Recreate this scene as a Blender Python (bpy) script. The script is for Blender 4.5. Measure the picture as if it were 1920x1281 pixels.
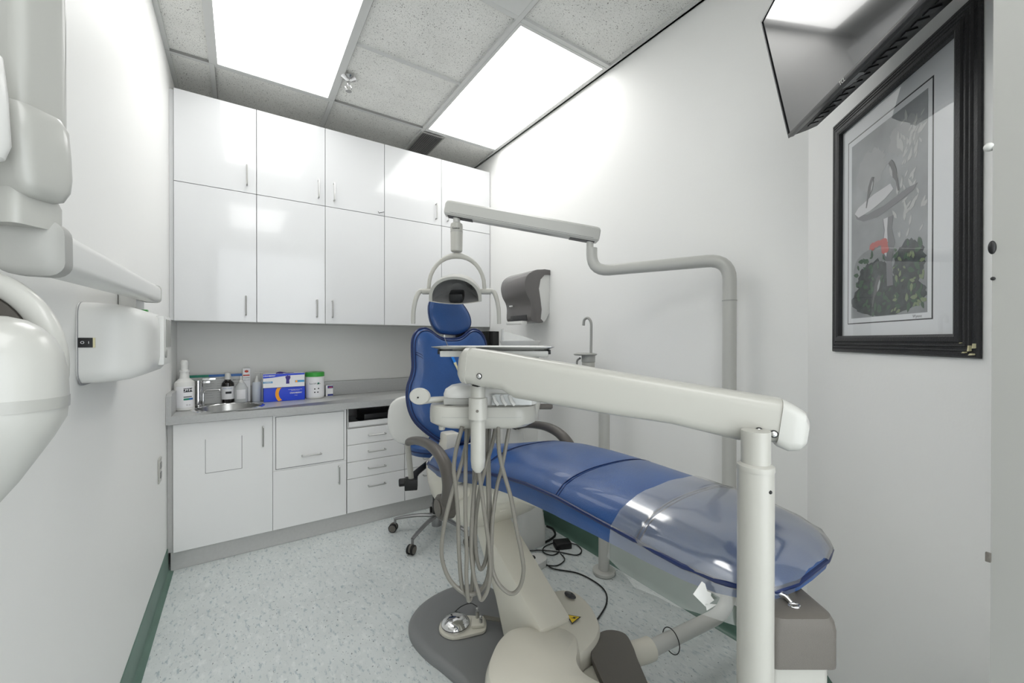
import bpy, bmesh, math, random
from mathutils import Vector, Matrix
random.seed(4)
for o in list(bpy.data.objects): bpy.data.objects.remove(o, do_unlink=True)
S = bpy.context.scene; COL = S.collection; PI = math.pi

# ------------------------------------------------------------------ camera, world, exposure
FPX, YAW, PITCH, ROLL, EYE = 757.85, .5909, -.0036, .0009, 1.2573
cd = bpy.data.cameras.new('camera'); cam = bpy.data.objects.new('camera', cd); COL.objects.link(cam)
cd.sensor_width = 36; cd.lens = 36*FPX/1920; cd.clip_start = .02; cd.clip_end = 60
cam.matrix_world = (Matrix.Translation((0, 0, EYE)) @ Matrix.Rotation(-YAW, 4, 'Z') @ Matrix.Rotation(PI/2+PITCH, 4, 'X')
                    @ Matrix.Rotation(ROLL, 4, 'Z'))
S.camera = cam
w = bpy.data.worlds.new('world'); S.world = w; w.use_nodes = True
w.node_tree.nodes['Background'].inputs[0].default_value = (.93, .97, 1, 1)
w.node_tree.nodes['Background'].inputs[1].default_value = 2.1  # bright surround added as fill, enters through the open near side
S.view_settings.view_transform = 'Standard'; S.view_settings.look = 'None'; S.view_settings.gamma = 1
S.view_settings.use_curve_mapping = False; S.view_settings.exposure = 0.68
LIGHT = 3.1          # strength of the ceiling light diffusers

# room numbers
XL, XR, YB, YN, CH = -.332, 1.745, 3.27, -1.6, 2.792

# ------------------------------------------------------------------ materials
def lin(c):
    return tuple(((v/255)/12.92 if v/255 <= .04045 else ((v/255+.055)/1.055)**2.4) for v in c)
def mat(name, rgb, rough=.5, metal=0, spec=.5, coat=0, bump=0, bscale=60, var=0, vscale=8, trans=0, ior=1.45, alpha=1, emit=None):
    m = bpy.data.materials.new(name); m.use_nodes = True; nt = m.node_tree; b = nt.nodes['Principled BSDF']
    c = (*lin(rgb), 1); b.inputs['Base Color'].default_value = c
    b.inputs['Roughness'].default_value = rough; b.inputs['Metallic'].default_value = metal
    b.inputs['Specular IOR Level'].default_value = spec; b.inputs['Coat Weight'].default_value = coat
    b.inputs['Transmission Weight'].default_value = trans; b.inputs['IOR'].default_value = ior; b.inputs['Alpha'].default_value = alpha
    tc = nt.nodes.new('ShaderNodeTexCoord')
    if bump:
        n = nt.nodes.new('ShaderNodeTexNoise'); n.inputs['Scale'].default_value = bscale; n.inputs['Detail'].default_value = 4
        nt.links.new(tc.outputs['Object'], n.inputs['Vector'])
        k = nt.nodes.new('ShaderNodeBump'); k.inputs['Strength'].default_value = bump; k.inputs['Distance'].default_value = .002
        nt.links.new(n.outputs[0], k.inputs['Height']); nt.links.new(k.outputs[0], b.inputs['Normal'])
    if var:
        n = nt.nodes.new('ShaderNodeTexNoise'); n.inputs['Scale'].default_value = vscale; n.inputs['Detail'].default_value = 5
        nt.links.new(tc.outputs['Object'], n.inputs['Vector'])
        r = nt.nodes.new('ShaderNodeValToRGB'); r.color_ramp.elements[0].position = .3; r.color_ramp.elements[1].position = .7
        r.color_ramp.elements[0].color = (*[v*(1-var) for v in c[:3]], 1); r.color_ramp.elements[1].color = (*[min(1, v*(1+var)) for v in c[:3]], 1)
        nt.links.new(n.outputs[0], r.inputs[0]); nt.links.new(r.outputs[0], b.inputs['Base Color'])
    if emit:
        b.inputs['Emission Color'].default_value = (*lin(emit[0]), 1); b.inputs['Emission Strength'].default_value = emit[1]
    return m
def speckle(name, base, dots, scales, rough, bump=0):
    """base colour with irregular flecks of other colours"""
    m = mat(name, base, rough); nt = m.node_tree; b = nt.nodes['Principled BSDF']
    tc = next(n for n in nt.nodes if n.type == 'TEX_COORD'); last = None
    n0 = nt.nodes.new('ShaderNodeTexNoise'); n0.inputs['Scale'].default_value = 5; n0.inputs['Detail'].default_value = 6
    nt.links.new(tc.outputs['Object'], n0.inputs['Vector'])
    r0 = nt.nodes.new('ShaderNodeValToRGB'); c = lin(base)
    r0.color_ramp.elements[0].position = .3; r0.color_ramp.elements[0].color = (*[v*.93 for v in c], 1)
    r0.color_ramp.elements[1].position = .7; r0.color_ramp.elements[1].color = (*[min(1, v*1.05) for v in c], 1)
    nt.links.new(n0.outputs[0], r0.inputs[0]); last = r0.outputs[0]
    for col, sc, lo, hi, st in dots:
        mp = nt.nodes.new('ShaderNodeMapping'); mp.inputs['Scale'].default_value = st
        mp.inputs['Location'].default_value = (sc*.013, sc*.031, 0); mp.inputs['Rotation'].default_value = (0, 0, sc*.7)
        nt.links.new(tc.outputs['Object'], mp.inputs['Vector'])
        n = nt.nodes.new('ShaderNodeTexNoise'); n.inputs['Scale'].default_value = sc; n.inputs['Detail'].default_value = 3; n.inputs['Roughness'].default_value = .6
        nt.links.new(mp.outputs[0], n.inputs['Vector'])
        r = nt.nodes.new('ShaderNodeValToRGB'); r.color_ramp.elements[0].position = lo; r.color_ramp.elements[1].position = hi
        nt.links.new(n.outputs[0], r.inputs[0])
        mx = nt.nodes.new('ShaderNodeMix'); mx.data_type = 'RGBA'
        nt.links.new(r.outputs[0], mx.inputs['Factor']); nt.links.new(last, mx.inputs['A']); mx.inputs['B'].default_value = (*lin(col), 1)
        last = mx.outputs['Result']
        if bump:
            k = nt.nodes.new('ShaderNodeBump'); k.invert = True; k.inputs['Strength'].default_value = bump; k.inputs['Distance'].default_value = .003
            nt.links.new(r.outputs[0], k.inputs['Height']); nt.links.new(k.outputs[0], b.inputs['Normal'])
    nt.links.new(last, b.inputs['Base Color'])
    return m
M = dict(
 wall=mat('wall_paint', (239, 239, 237), .5, bump=.12, bscale=90),
 laminate=mat('white_laminate', (213, 214, 215), .12, coat=.3),
 low_laminate=mat('white_matte_laminate', (234, 234, 233), .35),
 edge=mat('cabinet_edge', (70, 70, 68), .6),
 carcass=mat('cabinet_carcass', (200, 200, 198), .6),
 counter=mat('counter_laminate', (174, 175, 174), .3, var=.04, vscale=90),
 kick=mat('kick_laminate', (188, 188, 186), .4, var=.03, vscale=60),
 splash=mat('back_panel', (222, 222, 219), .55, bump=.2, bscale=30),
 cove=mat('green_cove', (84, 112, 100), .35, var=.12, vscale=7),
 white=mat('white_plastic', (180, 179, 172), .28, coat=.15),
 cream=mat('cream_plastic', (216, 212, 199), .3, coat=.2),
 xgrey_shade=mat('xray_shaded_grey_plastic', (172, 172, 167), .3, coat=.25),  # light grey plastic, tone lowered to stand in for shade on the arm
 bright=mat('bright_white_plastic', (218, 218, 215), .3),
 enamel=mat('white_enamel', (190, 190, 185), .28, coat=.2),
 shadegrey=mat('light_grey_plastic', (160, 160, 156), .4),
 greige=mat('grey_brown_plastic', (104, 100, 94), .5, bump=.35, bscale=700),
 armrest=mat('armrest_grey', (88, 84, 79), .38, bump=.15, bscale=500),
 baseplate=mat('dark_grey_base', (126, 127, 128), .36, bump=.12, bscale=500),
 hose=mat('grey_hose', (124, 121, 113), .4),
 bluev=mat('blue_vinyl', (38, 76, 132), .36, coat=.2, bump=.3, bscale=260, var=.16, vscale=5),
 bluep=mat('blue_piping', (17, 36, 82), .35),
 smoke=mat('smoked_plastic', (96, 93, 92), .24, coat=.4),
 smoke_d=mat('dark_smoked_plastic', (48, 48, 50), .25),
 chrome=mat('chrome', (225, 225, 225), .1, metal=1),
 steel=mat('brushed_steel', (190, 190, 188), .28, metal=1),
 alu=mat('cast_aluminium', (150, 150, 150), .35, metal=.8),
 reflector=mat('dark_reflector', (140, 140, 139), .34, metal=.2, coat=.3),
 black=mat('black_plastic', (24, 24, 25), .4),
 rubber=mat('black_rubber', (16, 16, 17), .6),
 frame=mat('black_wood', (40, 40, 42), .42, bump=.5, bscale=300),
 chip=mat('bare_wood', (214, 208, 170), .7),
 mat_board=mat('white_mat_board', (226, 228, 230), .8),
 screen=mat('dark_screen', (52, 53, 55), .1, spec=1.0, coat=.5),
 bezel=mat('black_bezel', (30, 30, 32), .28),
 tbar=mat('ceiling_bar', (200, 201, 199), .5),
 tbar_d=mat('ceiling_gap', (140, 140, 137), .8),
 tile=speckle('acoustic_tile', (226, 226, 222), [((84, 82, 78), 150, .635, .66, (1, 1.0, 1)), ((120, 118, 112), 260, .615, .65, (1, .8, 1))], None, .9, .3),
 floor=speckle('vinyl_floor', (206, 211, 210), [((216, 220, 219), 38, .54, .66, (1, .6, 1)), ((168, 180, 184), 60, .56, .68, (1, .45, 1)),
       ((96, 102, 106), 110, .655, .685, (1, .5, 1)), ((112, 124, 130), 60, .675, .70, (.7, 1.4, 1))], None, .42),
 blue_card=mat('blue_card', (16, 62, 205), .35), white_card=mat('white_card', (232, 232, 234), .4),
 orange_card=mat('orange_card', (250, 166, 24), .4), cyan_card=mat('cyan_card', (60, 150, 200), .4),
 purple=mat('purple_glove', (62, 48, 130), .5), green_lid=mat('green_lid', (62, 160, 66), .35),
 green_ink=mat('green_ink', (20, 130, 105), .4), blue_ink=mat('blue_ink', (40, 100, 170), .4), grey_ink=mat('grey_ink', (150, 150, 152), .5),
 dark_ink=mat('dark_ink', (40, 42, 46), .5), red_ink=mat('red_ink', (196, 70, 50), .5), yellow=mat('warning_yellow', (240, 205, 50), .4),
 brown=mat('dark_bottle', (22, 18, 17), .12, coat=.5), milky=mat('milky_plastic', (200, 206, 214), .3),
 clear=mat('clear_plastic', (225, 232, 232), .08, trans=.85, ior=1.3), tagblue=mat('bright_blue_clip', (30, 130, 225), .3),
 leafg=mat('leaf_green', (70, 96, 76), .8), leafl=mat('light_leaf', (128, 142, 108), .8), petal=mat('red_petal', (186, 96, 92), .8),
 stone=mat('painted_stone', (206, 206, 208), .8), stone_d=mat('painted_stone_shade', (120, 121, 124), .8), bird=mat('painted_bird', (98, 98, 100), .8),
 birdl=mat('painted_bird_breast', (176, 178, 178), .8), art_dark=mat('painted_undergrowth', (64, 70, 72), .8, var=.45, vscale=60),
 palm=mat('painted_bough', (184, 186, 184), .8),
)
M['art'] = mat('painted_mist', (150, 153, 155), .8, var=.28, vscale=7)
m = M['lamp'] = bpy.data.materials.new('lit_diffuser'); m.use_nodes = True
b_ = m.node_tree.nodes['Principled BSDF']; b_.inputs['Base Color'].default_value = (.9, .9, .9, 1)
b_.inputs['Emission Color'].default_value = (1, .995, .975, 1); b_.inputs['Emission Strength'].default_value = LIGHT
def thin(name, tint, opacity, rough, refl):
    m = bpy.data.materials.new(name); m.use_nodes = True; nt = m.node_tree; nt.nodes.remove(nt.nodes['Principled BSDF'])
    out = nt.nodes['Material Output']; tr = nt.nodes.new('ShaderNodeBsdfTransparent'); gl = nt.nodes.new('ShaderNodeBsdfGlossy')
    df = nt.nodes.new('ShaderNodeBsdfDiffuse'); df.inputs[0].default_value = (*lin(tint), 1); gl.inputs['Roughness'].default_value = rough
    m1 = nt.nodes.new('ShaderNodeMixShader'); m1.inputs[0].default_value = opacity
    nt.links.new(tr.outputs[0], m1.inputs[1]); nt.links.new(df.outputs[0], m1.inputs[2])
    lw = nt.nodes.new('ShaderNodeLayerWeight'); lw.inputs[0].default_value = .5; p5 = nt.nodes.new('ShaderNodeMath'); p5.operation = 'POWER'; p5.inputs[1].default_value = 3.2
    nt.links.new(lw.outputs['Facing'], p5.inputs[0]); fr = nt.nodes.new('ShaderNodeMapRange'); f0 = ((refl-1)/(refl+1))**2; fr.inputs['To Min'].default_value = f0; fr.inputs['To Max'].default_value = .9
    nt.links.new(p5.outputs[0], fr.inputs['Value'])
    m2 = nt.nodes.new('ShaderNodeMixShader'); nt.links.new(fr.outputs[0], m2.inputs[0])
    nt.links.new(m1.outputs[0], m2.inputs[1]); nt.links.new(gl.outputs[0], m2.inputs[2]); nt.links.new(m2.outputs[0], out.inputs[0])
    return m
M['film'] = thin('plastic_film', (205, 207, 202), .13, .13, 2.9)
M['glass'] = thin('picture_glass', (200, 205, 205), .0, .02, 1.55)
M['frost'] = thin('translucent_plastic', (235, 238, 238), .55, .2, 1.5)

# ------------------------------------------------------------------ mesh helpers
def fin(bm, T=None):
    if T is not None: bmesh.ops.transform(bm, matrix=T, verts=bm.verts)
    return bm
def merge(bm, src):
    me = bpy.data.meshes.new('t'); src.to_mesh(me); bm.from_mesh(me); bpy.data.meshes.remove(me); src.free(); return bm
def NB(): return bmesh.new()
def box(bm, x0, x1, y0, y1, z0, z1, bev=0, T=None, seg=2):
    t = bmesh.new(); bmesh.ops.create_cube(t, size=1)
    for v in t.verts: v.co = Vector(((x0+x1)/2+v.co.x*(x1-x0), (y0+y1)/2+v.co.y*(y1-y0), (z0+z1)/2+v.co.z*(z1-z0)))
    if bev: bmesh.ops.bevel(t, geom=t.edges[:], offset=bev, segments=seg, affect='EDGES', profile=.6)
    fin(t, T); return merge(bm, t)
def rings(bm, rs, closed=True, cap0=True, cap1=True, loop=False):
    R = [[bm.verts.new(p) for p in r] for r in rs]; n = len(R[0])
    pairs = list(zip(R, R[1:])) + ([(R[-1], R[0])] if loop else [])
    for a, b in pairs:
        for i in range(n if closed else n-1):
            j = (i+1) % n
            try: bm.faces.new((a[i], a[j], b[j], b[i]))
            except ValueError: pass
    if closed and not loop:
        if cap0: bm.faces.new(list(reversed(R[0])))
        if cap1: bm.faces.new(R[-1])
    return bm
def smooth(pts, k=6, closed=False):
    P = [Vector(p) for p in pts]; n = len(P); out = []
    for i in range(n if closed else n-1):
        a = P[(i-1) % n] if closed or i else P[0]*2-P[1]
        b, c = P[i], P[(i+1) % n]
        d = P[(i+2) % n] if closed or i+2 < n else P[-1]*2-P[-2]
        for q in range(k):
            t = q/k; out.append(.5*((2*b)+(c-a)*t+(2*a-5*b+4*c-d)*t*t+(3*b-a-3*c+d)*t**3))
    if not closed: out.append(P[-1])
    return out
def tube(bm, pts, r, seg=12, sq=(1, 1), T=None, closed=False, up=None):
    P = [Vector(p) for p in pts]; n = len(P)
    rad = r if callable(r) else (lambda t: r)
    t = bmesh.new(); rs = []; u = None
    for i, p in enumerate(P):
        if closed: d = P[(i+1) % n]-P[i-1]
        else: d = P[min(i+1, n-1)]-P[max(i-1, 0)]
        d.normalize()
        if u is None:
            u = Vector(up) if up else (Vector((0, 0, 1)) if abs(d.z) < .9 else Vector((1, 0, 0)))
        u = (u-d*u.dot(d)).normalized(); v = d.cross(u); rr = rad(i/(n-1))
        rs.append([p+(u*math.cos(a)*sq[0]+v*math.sin(a)*sq[1])*rr for a in [2*PI*j/seg for j in range(seg)]])
    rings(t, rs, loop=closed); fin(t, T); return merge(bm, t)
def lathe(bm, prof, c=(0, 0, 0), seg=32, T=None, sx=1, sy=1):
    t = bmesh.new(); c = Vector(c)
    rs = [[c+Vector((max(r, 1e-5)*sx*math.cos(a), max(r, 1e-5)*sy*math.sin(a), z)) for a in [2*PI*j/seg for j in range(seg)]] for r, z in prof]
    rings(t, rs, loop=prof[0][0] > .001 and prof[-1][0] > .001); fin(t, T); bmesh.ops.recalc_face_normals(t, faces=t.faces); return merge(bm, t)
def cyl(bm, a, b, r, seg=20, r2=None, bev=0):
    a, b = Vector(a), Vector(b); d = b-a; L = d.length; T = Matrix.Translation(a) @ d.to_track_quat('Z', 'Y').to_matrix().to_4x4()
    r2 = r if r2 is None else r2
    pr = [(0, 0), (r, 0), (r2, L), (0, L)] if not bev else [(0, 0), (r-bev, 0), (r, bev), (r2, L-bev), (r2-bev, L), (0, L)]
    return lathe(bm, pr, seg=seg, T=T)
def ball(bm, c, r, s=(1, 1, 1), seg=24, T=None):
    t = bmesh.new(); bmesh.ops.create_uvsphere(t, u_segments=seg, v_segments=seg//2, radius=r)
    for v in t.verts: v.co = Vector((c[0]+v.co.x*s[0], c[1]+v.co.y*s[1], c[2]+v.co.z*s[2]))
    fin(t, T); return merge(bm, t)
def prism(bm, poly, f, a, b, bev=0, T=None, seg=2):
    """poly of 2D points extruded from a to b; f(u, v, w) -> 3D"""
    t = bmesh.new(); A = [t.verts.new(f(u, v, a)) for u, v in poly]; B = [t.verts.new(f(u, v, b)) for u, v in poly]; n = len(poly)
    t.faces.new(A); t.faces.new(list(reversed(B)))
    for i in range(n): t.faces.new((A[i], B[i], B[(i+1) % n], A[(i+1) % n]))
    bmesh.ops.recalc_face_normals(t, faces=t.faces)
    if bev:
        es = [e for e in t.edges if (e.verts[0] in A) == (e.verts[1] in A)]
        bmesh.ops.bevel(t, geom=es, offset=bev, segments=seg, affect='EDGES', profile=.6)
    fin(t, T); return merge(bm, t)
def XZ(u, v, w): return Vector((u, w, v))
def YZ(u, v, w): return Vector((w, u, v))
def XY(u, v, w): return Vector((u, v, w))
def text(bm, s, size, T, depth=.0006, bold=False):
    """letters standing in the local XY plane, centred, as thin solid mesh"""
    c = bpy.data.curves.new('t', 'FONT'); c.body = s; c.size = size; c.extrude = depth; c.align_x = 'CENTER'; c.align_y = 'CENTER'
    if bold: c.offset = size*.02
    o = bpy.data.objects.new('t', c); COL.objects.link(o)
    dg = bpy.context.evaluated_depsgraph_get(); me = bpy.data.meshes.new_from_object(o.evaluated_get(dg))
    t = bmesh.new(); t.from_mesh(me); bpy.data.objects.remove(o); bpy.data.curves.remove(c); bpy.data.meshes.remove(me)
    fin(t, T); return merge(bm, t)
FRONT = Matrix.Rotation(PI/2, 4, 'X')                       # letters facing -Y
def front(x, y, z, rot=0): return Matrix.Translation((x, y, z)) @ Matrix.Rotation(rot, 4, 'Y') @ FRONT

# ------------------------------------------------------------------ object helpers
def obj(name, bm, m, parent=None, ang=35, bevel=0, label=None):
    me = bpy.data.meshes.new(name)
    bmesh.ops.recalc_face_normals(bm, faces=bm.faces) if False else None
    bm.to_mesh(me); bm.free()
    o = bpy.data.objects.new(name, me); COL.objects.link(o)
    if parent:
        root = parent
        while root.parent: root = root.parent
        me.transform(Matrix.Translation(-root.location)); o.parent = parent
    for q in (m if isinstance(m, (list, tuple)) else [m]): me.materials.append(M[q] if isinstance(q, str) else q)
    me.polygons.foreach_set('use_smooth', [True]*len(me.polygons)); me.set_sharp_from_angle(angle=math.radians(ang))
    if bevel:
        md = o.modifiers.new('b', 'BEVEL'); md.width = bevel; md.segments = 2; md.limit_method = 'ANGLE'
    if label: o['label'] = label
    return o
def thing(name, label, cat, loc, group=None):
    o = bpy.data.objects.new(name, None); COL.objects.link(o); o.location = loc; o.empty_display_size = .05
    o['label'] = label; o['category'] = cat
    if group: o['group'] = group
    return o
def tag(o, label, cat, group=None):
    o['label'] = label; o['category'] = cat
    if group: o['group'] = group
    return o
def struct(name, bm, m, **k):
    o = obj(name, bm, m, **k); o['kind'] = 'structure'; return o
def B(*a, **k): return box(NB(), *a, **k)

# ------------------------------------------------------------------ room shell
struct('floor', B(-.6, 2.1, YN-.1, YB+.1, -.1, 0), 'floor')
struct('wall_left', B(XL-.1, XL, YN-.1, YB+.1, 0, 3.0), 'wall')
struct('wall_far', B(XL, XR, YB, YB+.1, 0, 3.0), 'wall')
struct('wall_near', B(XL, 1.17, YN-.1, YN, 2.62, 3.0), 'wall')  # header only, left open below to let the world fill in
DA = math.radians(46.9); DV = Vector((-math.sin(DA), -math.cos(DA), 0)); DN = Vector((DV.y, -DV.x, 0)); DE = Vector((XR, .633, 0))
def dg(t, off, z): return DE+DV*t+DN*off+Vector((0, 0, z))
struct('wall_right', B(XR, XR+.1, .633, YB+.1, 0, 3.0), 'wall')
p0, p1, p2, p3 = dg(0, 0, 0), dg(.80, 0, 0), dg(.80, -.12, 0), Vector((XR+.1, .633, 0))
struct('wall_diagonal', prism(NB(), [(p.x, p.y) for p in (p0, p1, p2, p3)], XY, 0, 3.0), 'wall')
struct('wall_side', B(1.17, 1.3, YN, .06, 0, 3.0), 'wall')
# doorway jamb close to the viewer on the right
struct('trim_1', prism(NB(), [(.957, .105), (.957, -.11), (1.17, -.11), (1.17, .10)], XY, 0, 2.6, bev=.004), 'shadegrey')
def cove_prof(h=.128): return [(0, 0), (.028, 0), (.018, .003), (.010, .010), (.006, .022), (.004, h-.004), (.002, h), (0, h)]
struct('baseboard_left', prism(NB(), [(XL+u, v) for u, v in cove_prof()], lambda u, v, w: Vector((u, w, v)), YN, 2.845), 'cove')
struct('baseboard_right', prism(NB(), [(XR-u, v) for u, v in cove_prof()], lambda u, v, w: Vector((u, w, v)), .66, 2.845), 'cove')
q = NB(); prism(q, [(u, v) for u, v in cove_prof()], lambda u, v, w: DE+DV*w+DN*u+Vector((0, 0, v)), .02, .80); struct('baseboard_diagonal', q, 'cove')
# ceiling
struct('ceiling', B(XL-.1, 2.1, YN-.1, YB+.1, CH+.012, CH+.1), 'tile')
gx = [-.133, .487, 1.107, 1.727]; gy = [2.809, 2.199, 1.589, .979, .369, -.241, -.851]
q = NB()
for x in gx: box(q, x-.012, x+.012, YN, YB, CH-.002, CH+.014)
for y in (2.809, 1.589, .369): box(q, XL, XR, y-.012, y+.012, CH-.0015, CH+.014)
for y in (2.199, .979, -.241): box(q, .499, 1.095, y-.006, y+.006, CH-.0015, CH+.014)
for y in (-.851,): box(q, XL, XR, y-.012, y+.012, CH-.0015, CH+.014)
for x0, x1 in ((XL, XL+.02), (XR-.018, XR)): box(q, x0, x1, YN, YB, CH-.002, CH+.014)
struct('trim_2', q, 'tbar')
q = NB()
for x in gx[:3]: box(q, x+.012, x+.0135, YN, YB, CH-.0022, CH+.014)
box(q, XL, XR, 2.7955, 2.797, CH-.0022, CH+.014)
struct('trim_3', q, 'tbar_d')
def ceiling_light(x0, x1, y0, y1, label):
    t = thing('ceiling_light', label, 'ceiling light', ((x0+x1)/2, (y0+y1)/2, CH), 'recessed ceiling light panels')
    q = NB()
    box(q, x0, x1, y0, y0+.016, CH-.0035, CH+.011); box(q, x0, x1, y1-.016, y1, CH-.0035, CH+.011)
    box(q, x0, x0+.016, y0+.016, y1-.016, CH-.0035, CH+.011); box(q, x1-.016, x1, y0+.016, y1-.016, CH-.0035, CH+.011)
    obj('frame', q, 'tbar', t)
    obj('diffuser', B(x0+.016, x1-.016, y0+.016, y1-.016, CH-.001, CH+.006), 'lamp', t, label='glowing white diffuser panel')
ceiling_light(-.121, .475, 1.601, 2.797, 'large glowing ceiling panel above the sink cabinet, nearest the left wall')
ceiling_light(1.119, 1.715, 1.601, 2.797, 'large glowing ceiling panel along the right wall above the dental chair')
ceiling_light(-.121, .475, -.839, .357, 'added glowing ceiling panel out of view near the doorway, fill light for the room')  # unseen third panel, added behind the camera to brighten the room
struct('trim_4', B(.499, 1.095, .991, 1.577, CH-.001, CH+.01), mat('plain_panel', (205, 206, 204), .5))
q = NB()
box(q, 1.095, 1.27, 2.83, 3.18, CH-.004, CH-.001)
v_ = thing('air_vent', 'small dark grille air vent in the ceiling above the cabinets', 'air vent', (1.18, 3.0, CH))
q2 = NB()
for a in ((1.105, 1.285, 2.835, 2.847), (1.105, 1.285, 3.19, 3.202), (1.105, 1.115, 2.847, 3.19), (1.275, 1.285, 2.847, 3.19)): box(q2, *a, CH-.006, CH-.001)
obj('frame', q2, 'shadegrey', v_); q.free(); obj('backing', B(1.115, 1.275, 2.847, 3.19, CH-.002, CH-.0005), 'black', v_)
q = NB()
for i in range(11): box(q, 1.119+i*.0145, 1.1245+i*.0145, 2.847, 3.19, CH-.005, CH-.002)
for i in range(22): box(q, 1.115, 1.275, 2.855+i*.0155, 2.8575+i*.0155, CH-.0055, CH-.003)
obj('louvre', q, 'alu', v_)
# sprinkler
s_ = thing('fire_sprinkler', 'chrome fire sprinkler head hanging from the ceiling tile', 'sprinkler', (.525, 2.5, CH))
obj('escutcheon', lathe(NB(), [(0, -.016), (.012, -.016), (.022, -.012), (.036, -.004), (.042, -.001), (.042, 0), (0, 0)], (.525, 2.5, CH-.0025)), 'chrome', s_)
q = NB(); cyl(q, (.525, 2.5, CH-.01), (.525, 2.5, CH-.045), .009); tube(q, smooth([(.515, 2.5, CH-.045), (.508, 2.5, CH-.06), (.525, 2.5, CH-.078), (.542, 2.5, CH-.06), (.535, 2.5, CH-.045)]), .003, 8)
obj('sprinkler_body', q, 'chrome', s_)
q = NB(); cyl(q, (.525, 2.5, CH-.078), (.525, 2.5, CH-.081), .017, 24); obj('deflector', q, 'reflector', s_)

# ------------------------------------------------------------------ wall cabinets
YU, YF = 2.931, 2.85
def pull(name, parent, x, y, z, L, vert, m='steel'):
    """bar handle standing off a door front at y"""
    s = L/2; e = (0, 0, 1) if vert else (1, 0, 0); e = Vector(e); c = Vector((x, y, z)); n = Vector((0, -1, 0))
    pts = [c+e*s, c+e*s+n*.020, c+e*(s-.008)+n*.027, c-e*(s-.008)+n*.027, c-e*s+n*.020, c-e*s]
    return obj(name, tube(NB(), smooth(pts, 4), .0045, 10), m, parent, label='brushed steel bar handle')
def cabinet(name, label, x0, x1, z0, z1, yf, doors, group, m='laminate', extra=None, carc='carcass'):
    t = thing(name, label, 'cabinet', ((x0+x1)/2, yf+.1, z0), group)
    obj('body', B(x0+.0005, x1-.0005, yf+.001, YB-.002, z0+.001, z1-.001), carc, t)
    for d in doors:
        a, b, c, e, h = d[:5]
        dr = obj(d[5] if len(d) > 5 else 'door', B(a+.0016, b-.0016, yf-.019, yf, c+.0016, e-.0016, bev=.001, seg=1), m, t)
        if h: pull('handle', dr, h[0], yf-.0185, h[1], h[2], h[3])
    return t
T_, Sx, B_ = 2.668, 2.148, 1.364
ys = YU+.019
gU, gD = 'upper row of wall cabinets', 'lower row of wall cabinets'
uh = lambda x: (x, 2.25, .112, True); dh = lambda x: (x, 1.464, .108, True)
cabinet('wall_cabinet', 'single door white wall cabinet in the top row beside the left wall', -.310, .081, Sx, T_, ys, [(-.312, .081, Sx, T_, uh(.032))], gU)
cabinet('wall_cabinet', 'two door white wall cabinet in the middle of the top row', .081, .860, Sx, T_, ys, [(.081, .468, Sx, T_, uh(.426)), (.468, .860, Sx, T_, uh(.521))], gU)
cabinet('wall_cabinet', 'two door white wall cabinet in the top row beside the right wall', .860, XR-.003, Sx, T_, ys, [(.860, 1.303, Sx, T_, uh(1.254)), (1.303, XR-.003, Sx, T_, uh(1.352))], gU)
cabinet('wall_cabinet', 'tall single door wall cabinet in the bottom row above the sink', -.310, .081, B_, Sx, ys, [(-.312, .081, B_, Sx, dh(.026))], gD)
cabinet('wall_cabinet', 'tall two door wall cabinet in the bottom row above the glove boxes', .081, .860, B_, Sx, ys, [(.081, .468, B_, Sx, dh(.416)), (.468, .860, B_, Sx, dh(.511))], gD)
cabinet('wall_cabinet', 'tall two door wall cabinet in the bottom row behind the dental light', .860, XR-.003, B_, Sx, ys, [(.860, 1.303, B_, Sx, dh(1.254)), (1.303, XR-.003, B_, Sx, dh(1.352))], gD)
struct('trim_5', B(XL+.0005, -.3125, YU+.012, YB-.002, B_+.004, T_-.008), mat('filler', (205, 206, 206), .4))
tag(obj('cabinet_hook', tube(NB(), [(.815, YU-.004, 2.172), (.818, YU-.014, 2.160), (.825, YU-.016, 2.164), (.855, YU-.006, 2.176)], .0022, 6), 'black'),
    'tiny dark hook on the seam between two white wall cabinet doors', 'hook')

# ------------------------------------------------------------------ base cabinets
gB = 'base cabinets under the worktop'
CT = .8455; CB = CT-.043; KZ = .1
t = thing('sink_cabinet', 'white base cabinet under the sink with a square access panel in its door', 'cabinet', (-.07, 2.95, 0), gB)
q = B(XL+.022, XL+.038, YF+.001, YB-.006, KZ, CB-.001); box(q, .1465, .1625, YF+.001, YB-.006, KZ, CB-.001); box(q, XL+.038, .1465, YF+.001, YB-.006, KZ, KZ+.016); box(q, XL+.038, .1465, YF+.001, YF+.003, KZ+.016, CB-.001)
obj('body', q, 'carcass', t)
dr = obj('door', B(-.305, .158, YF-.019, YF, KZ+.003, CB-.006, bev=.001, seg=1), 'low_laminate', t)
pull('handle', dr, .109, YF-.0185, .683, .108, True)
obj('panel_outline', B(-.1665, .0055, YF-.0196, YF-.018, .508, .6995), 'edge', dr, label='thin dark outline of a square panel')
obj('access_panel', B(-.1645, .0035, YF-.0215, YF-.018, .5105, .700), 'low_laminate', dr, label='square white access panel')
t = thing('base_cabinet', 'white base cabinet with a lift up door above a hinged door, right of the sink', 'cabinet', (.37, 2.95, 0), gB)
obj('body', B(.1635, .583, YF+.001, YB-.002, KZ, CB-.001), 'carcass', t)
obj('face_frame', B(.160, .5785, YF-.0175, YF, .460, CB-.004), 'low_laminate', t)
obj('gap_outline', B(.1735, .5645, YF-.0182, YF-.017, .468, .7885), 'edge', t)
dr = obj('lift_up_door', B(.1765, .5620, YF-.021, YF-.017, .4715, .7865), 'low_laminate', t); pull('handle', dr, .370, YF-.0205, .5335, .105, False)
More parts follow.
